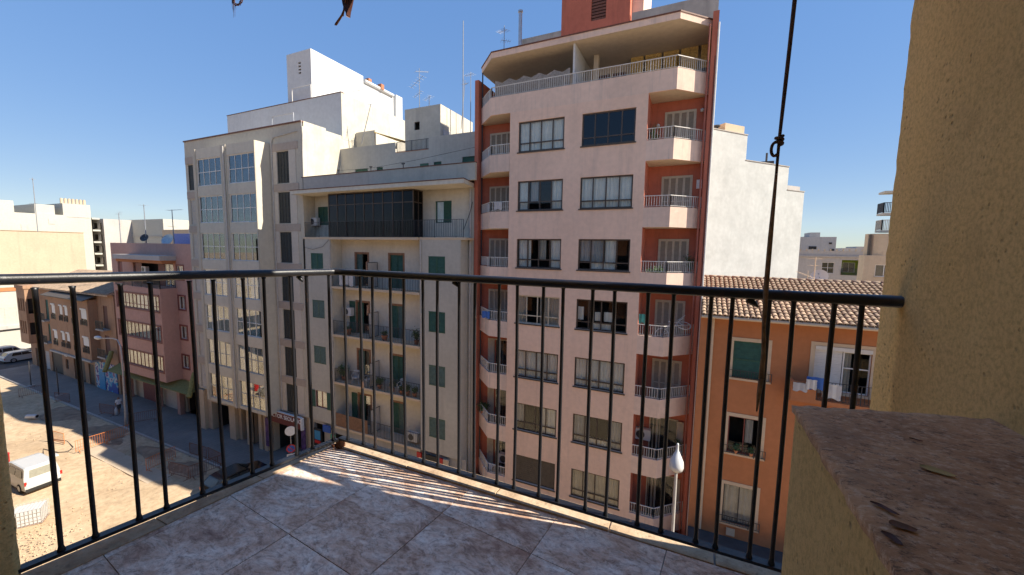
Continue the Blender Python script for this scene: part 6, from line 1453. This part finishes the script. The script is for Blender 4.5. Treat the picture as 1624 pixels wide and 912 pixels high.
def misc_street():
    t = thing('red_hat_drum', 'red drum standing beyond the white van', 'drum', (-46.2, 9.55, 0)); mb = MB(); mb.cyl((0, 0, 0), (0, 0, 1.15), .3, 14); mb.cyl((0, 0, 1.15), (0, 0, 1.2), .33, 14); mb.obj('drum', 'sign_bright_red', t, True)
    t = thing('white_pipe_roll', 'short white plastic pipe lying on the shaded dirt', 'pipe', (-57.6, 13.9, .18), rad(30)); mb = MB(); mb.cyl((-.45, 0, 0), (.45, 0, 0), .2, 14); mb.obj('pipe', 'white_plastic', t, True); mb = MB(); mb.cyl((.451, 0, 0), (.455, 0, 0), .14, 12); mb.obj('pipe_mouth', 'black_plastic', t, True)
    t = thing('cable_coil', 'thin dark cable looping across the sunlit sand', 'cable', (-47, 12.5, 0)); mb = MB(); mb.tube([(-50.2, 12.9, .05), (-48.2, 13.4, .05), (-46.3, 13.2, .06), (-45.6, 12.7, .06), (-46.2, 12.3, .05), (-48, 12.0, .05), (-46.5, 11.6, .05)], .03, 5); mb.obj('cable', 'dark_metal', t)
    o = MB().box(-46.0, -45.5, 11.9, 12.15, .0, .1).obj('white_block', 'white_plastic'); tag(o, 'small white block lying on the sand between van and barriers', 'block')
    for k, (x, y, h, lab) in enumerate(((-63.5, 17.4, 3.2, 'thin grey post on the pavement before the brown terrace, nearer one'), (-70.5, 17.2, 3.0, 'thin grey post on the pavement before the brown terrace, farther one'))):
        t = thing('pavement_post', lab, 'post', (x, y, .05)); mb = MB(); mb.cyl((0, 0, 0), (0, 0, h), .05, 8); mb.obj('post', 'dark_metal', t, True); mb = MB(); mb.cyl((0, 0, 0), (0, 0, .1), .3, 10); mb.obj('base', 'concrete', t, True)
misc_street()

def fallen(x, y, L_, W_, rz, mat, label, curl=.0012):
    mb = MB(); nu, nv = 6, 12
    for j in range(nv+1):
        f = j/nv; w = W_*math.sin(math.pi*min(1, .06+f*.94))**.75*(1+.12*math.sin(9*f))
        for i in range(nu+1):
            g = i/nu*2-1; mb.v.append((L_*(f-.5), g*w/2+.002*math.sin(5*f), .0012+curl*(g*g)+curl*.7*(f-.5)**2*4))
    for j in range(nv):
        for i in range(nu): a = j*(nu+1)+i; mb.f.append((a, a+1, a+nu+2, a+nu+1)); mb.m.append(0)
    o = mb.obj('fallen_leaf', mat, smooth=True); o.matrix_basis = Matrix.Translation((x, y, 16.7905)) @ Matrix.Rotation(rad(rz), 4, 'Z'); tag(o, label, 'leaf', 'dry leaves on the stone ledge')
fallen(.226, .604, .028, .009, -35, 'leaf_brown', 'narrow dark dry leaf near the left edge of the stone ledge')
fallen(.231, .571, .024, .016, 5, 'leaf_dry', 'round greyish brown dry leaf between the narrow and the edge leaf')
fallen(.2115, .541, .022, .011, -50, 'leaf_brown', 'reddish brown dry leaf lying right on the left rim of the stone ledge')
fallen(.332, .747, .036, .020, -20, 'reed', 'pale ochre dry leaf in the middle of the stone ledge')
fallen(.352, .862, .016, .005, -10, 'leaf_brown', 'tiny dark dry leaf towards the far side of the stone ledge')
